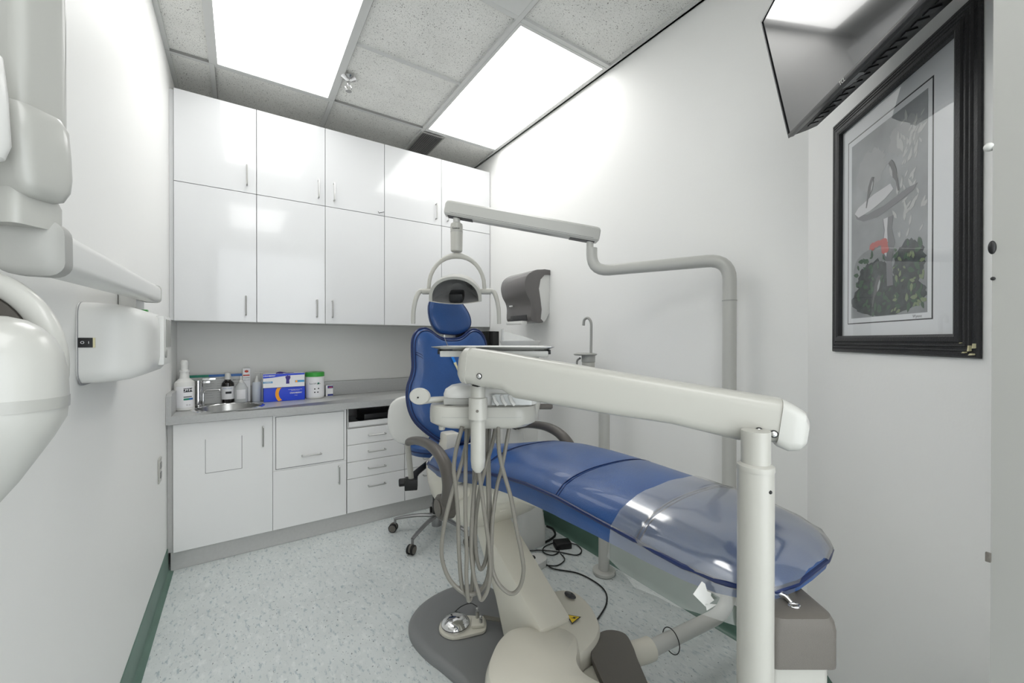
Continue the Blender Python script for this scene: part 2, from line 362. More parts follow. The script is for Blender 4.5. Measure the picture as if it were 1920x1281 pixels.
dr = obj('door', B(.160, .5785, YF-.019, YF, KZ+.003, .4585, bev=.001, seg=1), 'low_laminate', t); pull('handle', dr, .532, YF-.0185, .375, .108, True)
def drawer_unit(x0, x1, label):
    t = thing('drawer_cabinet', label, 'cabinet', ((x0+x1)/2, 2.95, 0), gB)
    obj('body', B(x0+.001, x1-.001, YF+.001, YB-.002, KZ, .665), 'carcass', t)
    q = NB(); box(q, x0+.002, x0+.010, YF-.017, YB-.002, .666, CB-.001); box(q, x1-.010, x1-.002, YF-.017, YB-.002, .666, CB-.001)
    box(q, x0+.010, x1-.010, YB-.02, YB-.002, .666, CB-.001); box(q, x0+.010, x1-.010, YF-.010, YB-.02, .668, .676)
    obj('open_shelf', q, 'carcass', t)
    obj('shelf_lip', B(x0+.012, x1-.012, YF-.014, YF-.004, .676, .708), 'low_laminate', t)
    for a, b in ((.555, .665), (.441, .555), (.329, .441), (.103, .329)):
        dr = obj('drawer', B(x0+.002, x1-.002, YF-.019, YF, a+.0015, b-.0015, bev=.001, seg=1), 'low_laminate', t)
        pull('handle', dr, (x0+x1)/2-.003, YF-.0185, b-.055 if b-a < .15 else b-.065, .11, False)
    return t
drawer_unit(.583, .975, 'white cabinet of four drawers under an open shelf, left of the stool')
drawer_unit(.975, 1.367, 'white cabinet of four drawers partly hidden behind the stool and dental chair')
cabinet('base_cabinet', 'white base cabinet in the right corner behind the dental chair', 1.367, XR-.002, KZ, CB-.001, YF, [(1.367, XR-.002, KZ+.003, CB-.006, (1.40, .683, .108, True))], gB, 'low_laminate')
tag(obj('drawer_organizer', box(box(NB(), .70, .955, 2.87, 3.1, .6765, .688, bev=.003), .705, .95, 2.875, 3.09, .688, .745, bev=.006), 'black'), 'black plastic tray inside the open shelf above the drawers', 'tray')
struct('trim_6', B(XL+.014, XR-.002, YF, YF+.02, .001, KZ-.001), 'kick')
struct('trim_7', B(XL+.001, XL+.0215, YF+.0, YF+.3, KZ+.001, CB-.002), 'kick')
struct('trim_8', B(XL+.001, XR-.001, YB-.004, YB-.001, .95, B_+.01), 'splash')
# worktop with a round hole for the sink
SX, SY, SR = -.06, 3.0, .168
t = thing('worktop', 'long grey laminate worktop with a low upstand along two walls', 'worktop', (.7, 3.0, CB))
q = NB(); x0, x1, y0, y1 = XL+.001, XR-.002, 2.797, YB-.006
arc = lambda a0, a1: [(SX+SR*math.cos(math.radians(a)), SY+SR*math.sin(math.radians(a))) for a in [a0+(a1-a0)*i/24 for i in range(25)]]
prism(q, [(x0, y0), (SX, y0)]+arc(270, 90)+[(SX, y1), (x0, y1)], XY, CB, CT)
prism(q, [(x1, y1), (SX, y1)]+arc(90, -90)+[(SX, y0), (x1, y0)], XY, CB, CT)
bmesh.ops.remove_doubles(q, verts=q.verts, dist=1e-5)
obj('top', q, 'counter', t)
q = NB(); box(q, x0, x1, YB-.026, YB-.0062, CT, .948, bev=.002); obj('upstand', q, 'counter', t)
q = NB(); prism(q, [(2.799, CT), (2.799, .955), (2.82, .966), (YB-.027, .966), (YB-.027, CT)], YZ, XL+.001, XL+.024); obj('side_upstand', q, 'counter', t)
t = thing('sink', 'round stainless steel sink let into the worktop', 'sink', (SX, SY, CT))
obj('bowl', lathe(NB(), [(.165, .0), (.163, -.006), (.155, -.05), (.13, -.12), (.05, -.135), (.0, -.135), (0, -.137), (.05, -.137), (.132, -.122), (.157, -.05), (.1655, -.002)], (SX, SY, CT), 48), 'steel', t)
obj('rim', lathe(NB(), [(.160, .0), (.164, .006), (.176, .006), (.186, .001), (.186, 0), (.160, -.001)], (SX, SY, CT), 48), 'chrome', t)
t = thing('faucet', 'chrome faucet with a thin level spout behind the spray bottle', 'faucet', (-.215, 3.12, CT))
obj('faucet_body', lathe(NB(), [(0, 0), (.031, 0), (.031, .006), (.025, .01), (.025, .14), (.027, .142), (.027, .155), (.012, .158), (0, .158)], (-.219, 3.14, CT+.0065)), 'chrome', t)
obj('spout', tube(NB(), smooth([(-.192, 3.118, CT+.007), (-.192, 3.118, .925), (-.185, 3.115, .943), (-.165, 3.11, .947), (-.115, 3.10, .947), (-.108, 3.10, .94)], 6), .007, 12), 'chrome', t)
obj('tap_handle', box(box(NB(), -.2, -.13, 3.145, 3.16, 1.004, 1.018, bev=.003), -.20, -.16, 3.15, 3.158, .985, 1.0, bev=.002), 'chrome', t)

# ------------------------------------------------------------------ things on the worktop
Z0 = CT+.0005
t = thing('spray_bottle', 'white cleaner bottle with green and blue label beside the left wall', 'bottle', (-.274, 3.03, CT))
obj('bottle', lathe(NB(), [(0, 0), (.043, 0), (.048, .006), (.048, .155), (.046, .165), (.024, .185), (.019, .225), (.0, .225)], (-.274, 3.03, Z0), 32), 'bright', t)
obj('cap', lathe(NB(), [(0, 0), (.0235, 0), (.0235, .012), (.017, .014), (.016, .035), (.019, .044), (.018, .064), (.012, .070), (0, .070)], (-.274, 3.03, Z0+.222), 28), 'bright', t)
def wraplabel(bm, c, r, a0, a1, z0, z1):
    rs = []
    for z in (z0, z1): rs.append([Vector((c[0]+r*math.cos(math.radians(a0+(a1-a0)*i/12)), c[1]+r*math.sin(math.radians(a0+(a1-a0)*i/12)), z)) for i in range(13)])
    R = [[bm.verts.new(p) for p in r_] for r_ in rs]
    for i in range(12): bm.faces.new((R[0][i], R[0][i+1], R[1][i+1], R[1][i]))
    return bm
c = (-.274, 3.03)
lb = obj('label_band', wraplabel(NB(), c, .0484, 225, 330, Z0+.02, Z0+.14), 'white_card', t, label='printed white label')
obj('print', wraplabel(NB(), c, .0488, 270, 322, Z0+.108, Z0+.131), 'dark_ink', lb)
obj('print', wraplabel(NB(), c, .0488, 270, 318, Z0+.078, Z0+.083), 'dark_ink', lb)
obj('print', wraplabel(NB(), c, .0488, 270, 326, Z0+.062, Z0+.073), 'green_ink', lb, label='green printed band')
obj('print', wraplabel(NB(), c, .0491, 300, 326, Z0+.063, Z0+.073), 'blue_ink', lb, label='blue print')
def around(bm, s, size, c, r, deg, z, step):
    n = len(s)
    for i, ch in enumerate(s):
        a = math.radians(deg+(i-(n-1)/2)*step)
        text(bm, ch, size, Matrix.Translation((c[0]+r*math.cos(a), c[1]+r*math.sin(a), z)) @ Matrix.Rotation(a+PI/2, 4, 'Z') @ FRONT, .0004)
    return bm
obj('lettering', around(NB(), 'OPTIM1', .021, c, .0492, 297, Z0+.119, 9), 'white_card', lb, label='white letters on the dark band')
obj('lettering', around(NB(), '32 oz', .008, c, .0487, 296, Z0+.034, 5), 'dark_ink', lb)
# tall flat carton standing against the back wall
t = thing('display_carton', 'wide printed white carton with a blue green stripe behind the sink', 'carton', (-.15, 3.235, CT))
obj('carton', B(-.300, .008, 3.222, 3.242, Z0, 1.035, bev=.001, seg=1), mat('grey_card', (198, 199, 197), .5), t)
obj('stripe', B(-.300, -.17, 3.2212, 3.2218, 1.018, 1.034), 'green_ink', t, label='green stripe')
obj('stripe', B(-.17, .006, 3.2212, 3.2218, 1.018, 1.034), 'blue_ink', t, label='blue stripe')
q = NB()
for x in (-.165, -.105, -.03):
    for k in range(8): box(q, x-.022, x+.022-.006*(k % 3), 3.2214, 3.2219, .885+k*.015, .8865+k*.015)
obj('print', q, 'grey_ink', t)
q = NB(); text(q, 'SURFACE WIPES', .009, front(-.12, 3.2212, 1.008)); text(q, 'READY TO USE', .007, front(-.02, 3.2212, .995)); obj('lettering', q, 'dark_ink', t)
t = thing('toothpaste_carton', 'tall narrow white carton with a red logo behind the clear bottle', 'carton', (.03, 3.235, CT))
obj('carton', B(.0095, .052, 3.212, 3.246, Z0, 1.068, bev=.001, seg=1), 'white_card', t)
q = lathe(NB(), [(0, -.0004), (.011, -.0004), (.011, .0004), (0, .0004)], seg=20, sy=.75, T=Matrix.Translation((.031, 3.2115, 1.048)) @ FRONT); box(q, .012, .048, 3.2113, 3.2119, 1.018, 1.026)
obj('logo', q, 'red_ink', t, label='red oval and bar')
q = NB(); text(q, 'FLUORIDE', .0075, front(.031, 3.211, 1.005)); text(q, 'DAILY CARE', .006, front(.031, 3.211, .99)); obj('lettering', q, 'dark_ink', t)
# dark bottle
t = thing('dark_bottle', 'dark brown bottle with white cap and white label behind the sink', 'bottle', (-.072, 3.205, CT))
c = (-.070, 3.190)
obj('bottle', lathe(NB(), [(0, 0), (.031, 0), (.034, .004), (.034, .115), (.032, .128), (.018, .142), (.015, .155), (0, .155)], (*c, Z0+.0066)), 'brown', t)
obj('cap', lathe(NB(), [(0, 0), (.019, 0), (.015, .042), (.013, .044), (0, .044)], (*c, Z0+.156)), 'bright', t)
lb = obj('label_band', wraplabel(NB(), c, .0344, 190, 350, Z0+.03, Z0+.112), 'white_card', t)
obj('print', wraplabel(NB(), c, .0347, 250, 305, Z0+.066, Z0+.080), 'dark_ink', lb)
obj('lettering', around(NB(), 'PERIDEX', .0085, c, .0348, 268, Z0+.100, 12), 'blue_ink', lb, label='blue letters')
# clear bottle with nozzle
t = thing('clear_bottle', 'clear plastic bottle with white nozzle right of the dark bottle', 'bottle', (.002, 3.19, CT))
c = (.001, 3.17)
obj('bottle', lathe(NB(), [(0, 0), (.035, 0), (.037, .004), (.037, .09), (.022, .118), (.012, .128), (0, .128)], (*c, Z0+.0066)), 'frost', t)
obj('nozzle', lathe(NB(), [(0, 0), (.014, 0), (.014, .012), (.008, .018), (.005, .045), (0, .046)], (*c, Z0+.130)), 'bright', t)
obj('label_band', wraplabel(NB(), c, .0374, 230, 310, Z0+.03, Z0+.09), 'white_card', t)
# milky bottle
t = thing('squeeze_bottle', 'pale blue squeeze bottle with pointed white nozzle beside the glove boxes', 'bottle', (.086, 3.185, CT))
c = (.088, 3.19)
obj('bottle', lathe(NB(), [(0, 0), (.024, 0), (.026, .003), (.026, .122), (.022, .13), (0, .13)], (*c, Z0)), 'milky', t)
obj('nozzle', lathe(NB(), [(0, 0), (.014, 0), (.012, .008), (.004, .042), (0, .044)], (*c, Z0+.130)), 'bright', t)
t = thing('pump_bottle', 'white curved pump spout rising behind the glove boxes', 'bottle', (.10, 3.235, CT))
obj('bottle', lathe(NB(), [(0, 0), (.018, 0), (.018, .12), (.01, .14), (0, .14)], (.120, 3.225, Z0)), 'milky', t)
obj('pump_spout', tube(NB(), smooth([(.078, 3.225, 1.034), (.12, 3.225, 1.036), (.15, 3.225, 1.034), (.162, 3.22, 1.024), (.163, 3.22, 1.012)], 5), .0045, 10), 'bright', t)
obj('pump_stem', tube(NB(), [(.12, 3.225, .984), (.12, 3.225, 1.036)], .004, 8), 'bright', t)
# glove boxes
gG = 'glove boxes stacked on the worktop'
t = thing('glove_box', 'blue glove box with an orange arc, bottom of the stack', 'box', (.244, 3.16, CT), gG)
obj('carton', B(.124, .366, 3.11, 3.225, Z0, .939, bev=.0012, seg=1), 'blue_card', t)
q = NB(); yy = 3.1097
pts = lambda cx, r0, r1: [(cx+r1*math.cos(math.radians(a)), .897+r1*math.sin(math.radians(a))) for a in range(135, 226, 6)]+[(cx+r0*math.cos(math.radians(a)), .897+r0*math.sin(math.radians(a))) for a in range(228, 131, -6)]
prism(q, [(x, max(.848, min(.937, z))) for x, z in pts(.268, .058, .078)], XZ, yy-.0004, yy)
obj('print', q, 'orange_card', t, label='orange arc')
q = NB(); text(q, 'CRANBERRY', .013, front(.312, yy-.0008, .897), bold=True); text(q, 'POWDER FREE EXAM GLOVES', .0062, front(.308, yy-.0008, .920)); text(q, 'SIZE MEDIUM 100 PCS', .0052, front(.308, yy-.0008, .914))
text(q, 'NITRILE', .005, front(.312, yy-.0008, .880)); obj('lettering', q, 'white_card', t)
t = thing('glove_box', 'white and blue glove box with a purple hand picture, top of the stack', 'box', (.244, 3.16, .94), gG)
obj('carton', B(.120, .364, 3.103, 3.222, .9397, 1.031, bev=.0012, seg=1), 'white_card', t)
yy = 3.1027
obj('print', prism(NB(), [(.1205, 1.0305), (.1205, 1.003), (.170, 1.006), (.27, 1.018), (.3635, 1.020), (.3635, 1.0305)], XZ, yy-.0004, yy), 'blue_card', t, label='blue band')
obj('print', B(.121, .174, yy-.0005, yy, .970, .982), 'cyan_card', t, label='light blue badge')
obj('print', B(.305, .362, yy-.0005, yy, .969, .983), 'cyan_card', t, label='light blue badge')
q = prism(NB(), [(.252, .962), (.272, .962), (.271, .985), (.278, 1.0), (.277, 1.018), (.268, 1.014), (.262, 1.020), (.256, 1.012), (.251, 1.018), (.248, 1.004), (.253, .990)], XZ, yy-.0008, yy); obj('print', q, 'purple', t, label='purple gloved hand')
q = NB(); text(q, 'CRANBERRY', .012, front(.156, yy-.0008, 1.018), bold=True); text(q, 'CARBON', .010, front(.147, yy-.0009, .976), bold=True); obj('lettering', q, 'white_card', t)
q = lathe(NB(), [(0, -.0004), (.007, -.0004), (.007, .0004), (0, .0004)], seg=16, T=Matrix.Translation((.314, yy-.0008, .976)) @ FRONT); obj('print', q, 'orange_card', t, label='orange dot')
q = NB()
tube(q, smooth([(.195, 3.12, 1.033), (.215, 3.12, 1.040), (.240, 3.125, 1.037), (.262, 3.13, 1.033), (.30, 3.13, 1.034)], 5), lambda u: .006*(1-u*.7), 8, sq=(.7, 1.3))
ball(q, (.222, 3.13, 1.034), .011, (1.6, 1, .5), 12)
tag(obj('nitrile_glove', q, 'purple'), 'dark purple glove pulled out of the top glove box', 'glove')
# wipes canister
t = thing('wipes_canister', 'white wipes canister with a green lid beside the glove boxes', 'canister', (.437, 3.18, CT))
c = (.437, 3.17)
obj('canister', lathe(NB(), [(0, 0), (.058, 0), (.061, .004), (.061, .150), (.059, .153), (0, .153)], (*c, Z0), 36), 'bright', t)
obj('lid', lathe(NB(), [(0, 0), (.0625, 0), (.0625, .026), (.059, .030), (.02, .030), (.015, .027), (0, .027)], (*c, Z0+.153), 36), 'green_lid', t, label='green lid')
lb = obj('label_band', wraplabel(NB(), c, .0614, 200, 340, Z0+.012, Z0+.148), 'white_card', t)
obj('lettering', around(NB(), 'SaniWipes', .0145, c, .0617, 263, Z0+.105, 8), 'dark_ink', lb)
q = wraplabel(NB(), c, .0617, 278, 290, Z0+.100, Z0+.112); obj('print', q, 'green_ink', lb)
q = NB()
for a, z in ((262, .068), (262, .045), (280, .045), (284, .07)): wraplabel(q, c, .0617, a-4, a+4, Z0+z-.004, Z0+z+.004)
obj('print', q, 'dark_ink', lb)
t = thing('small_carton', 'little white and dark blue box at the right end of the worktop items', 'carton', (.537, 3.2, CT))
obj('carton', B(.512, .561, 3.19, 3.222, Z0, .925, bev=.001, seg=1), 'white_card', t)
M['navy'] = mat('navy', (24, 40, 120), .4)
obj('print', B(.524, .5605, 3.1892, 3.1896, .849, .862), 'navy', t, label='dark blue band'); obj('print', B(.524, .5605, 3.1892, 3.1896, .904, .922), 'navy', t, label='dark blue band')
q = B(.532, .556, 3.1886, 3.189, .909, .914); obj('print', q, 'red_ink', t)
# black viewer on the right wall
t = thing('film_viewer', 'black box on the right wall below the wall cabinets', 'viewer box', (1.71, 2.86, 1.12))
obj('body', B(1.685, XR-.001, 2.79, 2.838, 1.10, 1.328, bev=.004), 'black', t)
obj('side_panel', B(1.665, 1.743, 2.8385, 3.02, 1.10, 1.330, bev=.004), 'black', t)
# outlet
t = thing('wall_outlet', 'white electrical outlet low on the left wall beside the cabinets', 'outlet', (XL, 2.6, .62))
obj('cover_plate', B(XL+.0005, XL+.006, 2.555, 2.628, .562, .680, bev=.002), 'white', t)
q = NB()
for z in (.598, .645): box(q, XL+.006, XL+.009, 2.574, 2.609, z-.014, z+.014, bev=.003)
obj('socket', q, mat('socket_grey', (140, 140, 138), .5), t)

# ------------------------------------------------------------------ paper towel dispenser
t = thing('paper_towel_dispenser', 'smoked grey and white paper towel dispenser on the right wall', 'dispenser', (XR, 2.28, 1.35))
Y0, Y1 = 2.145, 2.425
side = [(0, 1.725), (-.075, 1.73), (-.13, 1.72), (-.19, 1.685), (-.215, 1.63), (-.205, 1.565), (-.175, 1.515), (-.165, 1.47), (-.165, 1.40), (-.13, 1.375), (-.075, 1.372), (-.045, 1.385), (0, 1.44)]
sm = [(p.x, p.y) for p in smooth([(a, b, 0) for a, b in side[1:-1]], 4)]
cover = [(0, 1.725)]+sm[:int(len(sm))]+[(0, 1.44)]
prof = lambda s: [(XR+a*s, 1.55+(b-1.55)) for a, b in cover]
obj('back_housing', prism(NB(), [(XR-.0005+a*.80-.0, b if b > 1.5 else b+.004) for a, b in cover], lambda u, v, w: Vector((u, w, v)), Y0-.004, Y1-.01, bev=.003), 'bright', t, label='white side housing')
fr = [(XR+a, b) for a, b in cover if a < -.04]
inner = [(XR+a*.78+.0, b-.01 if b > 1.6 else b+.012) for a, b in cover if a < -.04]
obj('cover', prism(NB(), [(XR-.002, 1.733), (XR-.002, 1.700), (XR-.05, 1.695), (XR-.085, 1.66), (XR-.098, 1.60), (XR-.085, 1.53), (XR-.075, 1.46), (XR-.082, 1.40), (XR-.06, 1.382)]+list(reversed([(XR+a, b) for a, b in cover if a < -.06]))+[(XR-.05, 1.734)],
    lambda u, v, w: Vector((u, w, v)), Y0-.014, Y1, bev=.005), 'smoke', t, label='smoked grey translucent cover')
obj('lever', B(XR-.205, XR-.155, Y0+.04, Y1-.05, 1.362, 1.385, bev=.008), 'bright', t, label='white feed lever')
obj('towel_slot', B(XR-.172, XR-.16, Y0+.03, Y1-.06, 1.388, 1.425, bev=.003), 'smoke_d', t)
obj('badge', B(XR-.1905, XR-.178, Y1-.10, Y1-.07, 1.487, 1.497, bev=.002), 'bright', t)

# ------------------------------------------------------------------ patient chair
CX = .945
t = chair = thing('dental_chair', 'blue vinyl dental patient chair raised on a cream column, back upright', 'dental chair', (CX, 1.2, 0))
# floor plate
pl = [(.60, 1.50), (.585, 1.62), (.61, 1.72), (.67, 1.79), (.76, 1.835), (.87, 1.85), (.97, 1.82), (1.03, 1.76), (1.07, 1.60), (1.12, 1.40), (1.18, 1.20), (1.16, .9), (1.1, .70), (.78, .70), (.66, .82), (.62, 1.0), (.64, 1.18), (.655, 1.28), (.63, 1.40)]
plate = [(p.x, p.y) for p in smooth([(a, b, 0) for a, b in pl], 5, True)]
cc = Vector((.86, 1.35))
q = NB(); rs = []
for s, z in ((1, .001), (1, .010), (.985, .020), (.94, .028), (.85, .031), (.4, .032)):
    rs.append([Vector((cc.x+(x-cc.x)*s, cc.y+(y-cc.y)*s, z)) for x, y in plate])
rings(q, rs); obj('base_plate', q, 'baseplate', t, label='dark grey floor plate')
# cream base cover: two humps
def hump(pts, h, c, zb=.0325, tops=((1, 0), (1.0, .55), (.985, .8), (.93, .94), (.82, 1.0), (.3, 1.03))):
    o = [(p.x, p.y) for p in smooth([(a, b, 0) for a, b in pts], 5, True)]; q = NB()
    rings(q, [[Vector((c[0]+(x-c[0])*s, c[1]+(y-c[1])*s, zb+(h-zb)*k)) for x, y in o] for s, k in tops]); return q
q = hump([(.74, .70), (.69, .80), (.60, .96), (.60, 1.03), (.625, 1.085), (.672, 1.135), (.725, 1.172), (.785, 1.190), (.845, 1.168), (.885, 1.115), (.945, 1.10), (.965, 1.03), (.925, .97), (.885, .93), (.87, .87), (.90, .76), (.86, .68)], .255, (.79, .94))
merge(q, hump([(.93, 1.21), (1.0, 1.265), (1.075, 1.262), (1.122, 1.215), (1.118, 1.13), (1.085, 1.05), (1.045, 1.0), (.985, .968), (.91, .955), (.88, 1.0), (.87, 1.08)], .246, (1.0, 1.1), zb=.165))
box(q, .90, 1.06, .99, 1.22, .034, .18, bev=.02)
obj('base_cover', q, 'cream', t)
# warning sign
TW = Matrix.Translation((.998, 1.083, .2528)) @ Matrix.Rotation(-1.9, 4, 'Z')
q = prism(NB(), [(-.026, -.02), (.026, -.02), (0, .026)], XY, 0, .001, T=TW); sg = obj('warning_sign', q, 'dark_ink', t, label='black edged yellow triangle')
obj('sign_face', prism(NB(), [(-.021, -.017), (.021, -.017), (0, .020)], XY, .0011, .0016, T=TW), 'yellow', sg)
obj('sign_bolt', prism(NB(), [(.002, .012), (-.006, -.002), (-.001, -.002), (-.003, -.013), (.006, .002), (.001, .002)], XY, .0017, .0022, T=TW), 'dark_ink', sg)
# lifting arm
obj('lift_arm', prism(NB(), [(1.06, .12), (1.09, .262), (1.30, .378), (1.52, .50), (1.50, .66), (1.66, .66), (1.635, .53), (1.39, .22), (1.33, .10)], lambda u, v, w: Vector((w, u, v)), .85, .985, bev=.012), 'cream', t)

# pedestal pocket at the back of the cover
q = NB(); lathe(q, [(0, 0), (.028, 0), (.026, .001), (0, .0015)], (1.075, 1.19, .2535), 24, sx=.6); obj('cover_pocket', q, 'smoke_d', t)
# shroud under the seat
q = NB(); rs = []
for y, zt, zb, hw in ((1.93, .66, .60, .12), (1.88, .69, .54, .19), (1.80, .70, .49, .215), (1.70, .70, .455, .22), (1.58, .71, .445, .215), (1.48, .74, .47, .20), (1.40, .76, .53, .19), (1.30, .78, .60, .18), (1.15, .79, .68, .17), (.9, .79, .72, .16), (.6, .79, .745, .15)):
    rs.append([Vector((CX+hw*sx, y, z)) for sx, z in ((-.8, zt), (-1, zt-.03), (-1, zt-(zt-zb)*.5), (-.93, zb+(zt-zb)*.22), (-.75, zb+.01), (-.3, zb), (.3, zb), (.75, zb+.01), (.93, zb+(zt-zb)*.22), (1, zt-(zt-zb)*.5), (1, zt-.03), (.8, zt))])
rings(q, rs); obj('underframe_cover', q, 'cream', t, ang=50)
q = NB(); box(q, CX-.13, CX+.15, 1.30, 1.62, .60, .64, bev=.01); obj('carrier_plate', q, 'cream', t)
# seat and leg rest cushion
st = [ # y, half width, crest z, side z, bottom z
 (1.90, .10, .70, .665, .645), (1.875, .17, .715, .668, .64), (1.80, .215, .735, .672, .640), (1.65, .228, .762, .688, .655), (1.50, .232, .796, .722, .682), (1.35, .230, .835, .760, .715),
 (1.265, .228, .856, .782, .733), (1.25, .228, .855, .785, .736), (1.235, .228, .861, .788, .738), (1.12, .225, .876, .806, .752), (1.0, .222, .880, .818, .760),
 (.875, .220, .880, .822, .766), (.862, .220, .876, .822, .766), (.850, .220, .880, .822, .766), (.72, .218, .878, .816, .770), (.60, .216, .876, .812, .772),
 (.587, .216, .872, .811, .772), (.575, .216, .875, .810, .772), (.48, .212, .868, .806, .774), (.42, .200, .857, .803, .776), (.375, .175, .842, .800, .778), (.345, .13, .825, .798, .780), (.333, .07, .812, .797, .782)]
def seat_ring(y, hw, zc, zs, zb, g=0):
    r = []; n = 14
    for i in range(n+1):
        u = -1+2*i/n; prof = (1-abs(u)**2.6)**.62 if abs(u) < 1 else 0
        r.append(Vector((CX+u*(hw+g), y, zs+g+(zc-zs)*prof)))
    r += [Vector((CX+hw+g, y, (zs+zb)/2)), Vector((CX+hw-.006+g, y, zb-g)), Vector((CX, y, zb-.002-g)), Vector((CX-hw+.006-g, y, zb-g)), Vector((CX-hw-g, y, (zs+zb)/2))]
    return r
def dense(rows, k=3):
    out = []
    for i in range(len(rows)-1):
        for j in range(k):
            s = j/k; out.append(tuple(a+(b-a)*s for a, b in zip(rows[i], rows[i+1])))
    return out+[rows[-1]]
seat = obj('seat_cushion', rings(NB(), [seat_ring(*r) for r in st]), 'bluev', t, ang=60)
pp = [(CX-r[1]-.001, r[0], r[3]) for r in st]+[(CX+r[1]+.001, r[0], r[3]) for r in reversed(st)]
obj('piping', tube(NB(), pp, .0055, 8, closed=True), 'bluep', seat)
for r in ((1.25, .228, .856, .785, .736), (.862, .220, .877, .822, .766), (.587, .216, .873, .811, .772)):
    q = NB()
    for dy in (-.005, .005): tube(q, smooth(seat_ring(r[0]+dy, r[1], r[2]+.0008, r[3], r[4])[0:15], 2), .0016, 6)
    obj('seam', q, 'bluep', seat, label='double stitched cross seam')
# transparent cover at the foot end
film = NB(); rs = []
for y, hw, zc, zs, zb in [r for r in dense(st, 2) if r[0] <= .70]:
    g = .004+.002*math.sin(y*90); full = seat_ring(y, hw, zc, zs, zb, g)[:15]
    full = [p+Vector((0, -.004 if y < .4 else 0, .0015*math.sin(i*1.7+y*60))) for i, p in enumerate(full)]
    dp = .004+.044*math.sin(min(1, max(0, .70-y)/.14)*PI/2)-.02*max(0, (.5-y)/.2)+.004*math.sin(y*37)
    rs.append([Vector((CX-hw-.010-.012*math.sin(y*30)**2, y, zb-dp)), Vector((CX-hw-.012, y, zb-dp*.4)), Vector((CX-hw-.009, y, (zs+zb)/2))]+full+[Vector((CX+hw+.01, y, zb))])
rings(film, rs, closed=False); bmesh.ops.recalc_face_normals(film, faces=film.faces)
tag(obj('plastic_foot_cover', film, 'film', ang=60), 'clear crinkled plastic cover over the foot end of the blue chair', 'plastic cover')
# torn paper tag under the foot end
q = NB()
for pts, dz in (([(0, .0), (.05, -.012), (.062, .018), (.047, .024), (.043, .032), (.030, .03), (.014, .045), (.002, .046)], 0), ([(.045, -.004), (.075, .01), (.06, -.02)], .001)):
    prism(q, pts, XZ, 0, .0008+dz)
bmesh.ops.transform(q, matrix=Matrix.Translation((.690, .430, .790)) @ Matrix.Rotation(-.6, 4, 'Z') @ Matrix.Rotation(.55, 4, 'Y') @ Matrix.Scale(.62, 4), verts=q.verts)
tag(obj('paper_tag', q, 'bright'), 'torn white paper label hanging under the foot end of the chair', 'label')
# backrest
def cushion(out, c, thick, f, steps=((1, 0), (1.0, .35), (.965, .7), (.90, .9), (.75, 1.0), (.5, 1.04), (.2, 1.05)), back=-.5):
    """rounded pad: outline (u, v), f(u, v, w) with w toward the front"""
    q = NB(); rs = [[f(c[0]+(u-c[0])*.6, c[1]+(v-c[1])*.6, back*thick) for u, v in out], [f(c[0]+(u-c[0])*.94, c[1]+(v-c[1])*.94, back*thick) for u, v in out]]
    for s, k in steps: rs.append([f(c[0]+(u-c[0])*s, c[1]+(v-c[1])*s, thick*k) for u, v in out])
    rings(q, rs); return q
half = [(0, 1.262), (.05, 1.266), (.085, 1.283), (.125, 1.312), (.160, 1.316), (.190, 1.300), (.212, 1.262), (.219, 1.20), (.222, 1.12), (.236, 1.07), (.254, 1.03), (.262, .975), (.255, .91), (.228, .85), (.17, .79), (.11, .745), (.06, .722), (0, .715)]
bo = half+[(-a, b) for a, b in reversed(half[1:-1])]
bo = [(p.x, p.y) for p in smooth([(a, b, 0) for a, b in bo], 3, True)]
def BK(u, v, w): # tilts back with height
    return Vector((CX-.008+u, 1.90+(v-.72)*.20-w-.05*(u/.25)**2*0+.0, v+w*.1))
back = obj('backrest', cushion(bo, (0, 1.0), .045, BK), 'bluev', t, ang=60)
q = tube(NB(), [BK(u*.99, 1.0+(v-1.0)*.99, .018) for u, v in bo], .0085, 8, closed=True); tube(q, [BK(u*.955, 1.0+(v-1.0)*.955, .0345) for u, v in bo], .0035, 6, closed=True); obj('piping', q, 'bluep', back)
q = NB()
for s in (-1, 1):
    pts = [(.215, 1.185), (.18, 1.165), (.14, 1.12), (.10, 1.06), (.06, 1.0), (.03, .955)]
    for d in (0, .008): tube(q, [BK(s*(a-d), b+d, .0405+.006*(1-a/.26)) for a, b in [(p.x, p.y) for p in smooth([(a, b, 0) for a, b in pts], 4)]], .0016, 6)
tube(q, [BK(0, z, .0455) for z in (.74, .80, .86)], .0015, 6)
obj('stitching', q, 'bluep', back)
obj('backrest_shell', cushion(bo, (0, 1.0), -.05, lambda u, v, w: BK(u*.94, 1+(v-1)*.95, -.021+w), back=0), 'cream', t, label='cream rear shell')
q = NB(); box(q, CX-.12, CX-.045, 1.80, 1.90, .66, .80, bev=.015); obj('back_bracket', q, 'cream', t)
# headrest
hh = [(-.13, 1.44), (-.125, 1.36), (-.09, 1.30), (-.03, 1.285), (.04, 1.285), (.10, 1.305), (.133, 1.345), (.128, 1.40), (.09, 1.46), (.04, 1.495), (-.04, 1.505), (-.10, 1.49)]
ho = [(p.x, p.y) for p in smooth([(a, b, 0) for a, b in hh], 4, True)]
HX = .972
def HD(u, v, w): return Vector((HX+u*.98-w*.35, 2.065+(v-1.3)*.15-w*.94+u*.0, v))
hd = obj('headrest', cushion(ho, (0, 1.39), .06, HD), 'bluev', t, ang=60)
obj('piping', tube(NB(), [HD(u*.955, 1.39+(v-1.39)*.955, .045) for u, v in ho], .0026, 8, closed=True), 'bluep', hd)
q = NB(); box(q, HX-.05, HX+.02, 2.04, 2.075, 1.18, 1.32, bev=.004); obj('headrest_bar', q, 'steel', t)
q = NB(); box(q, HX+.02, HX+.10, 2.04, 2.08, 1.262, 1.30, bev=.006); obj('headrest_knob', q, 'black', t)
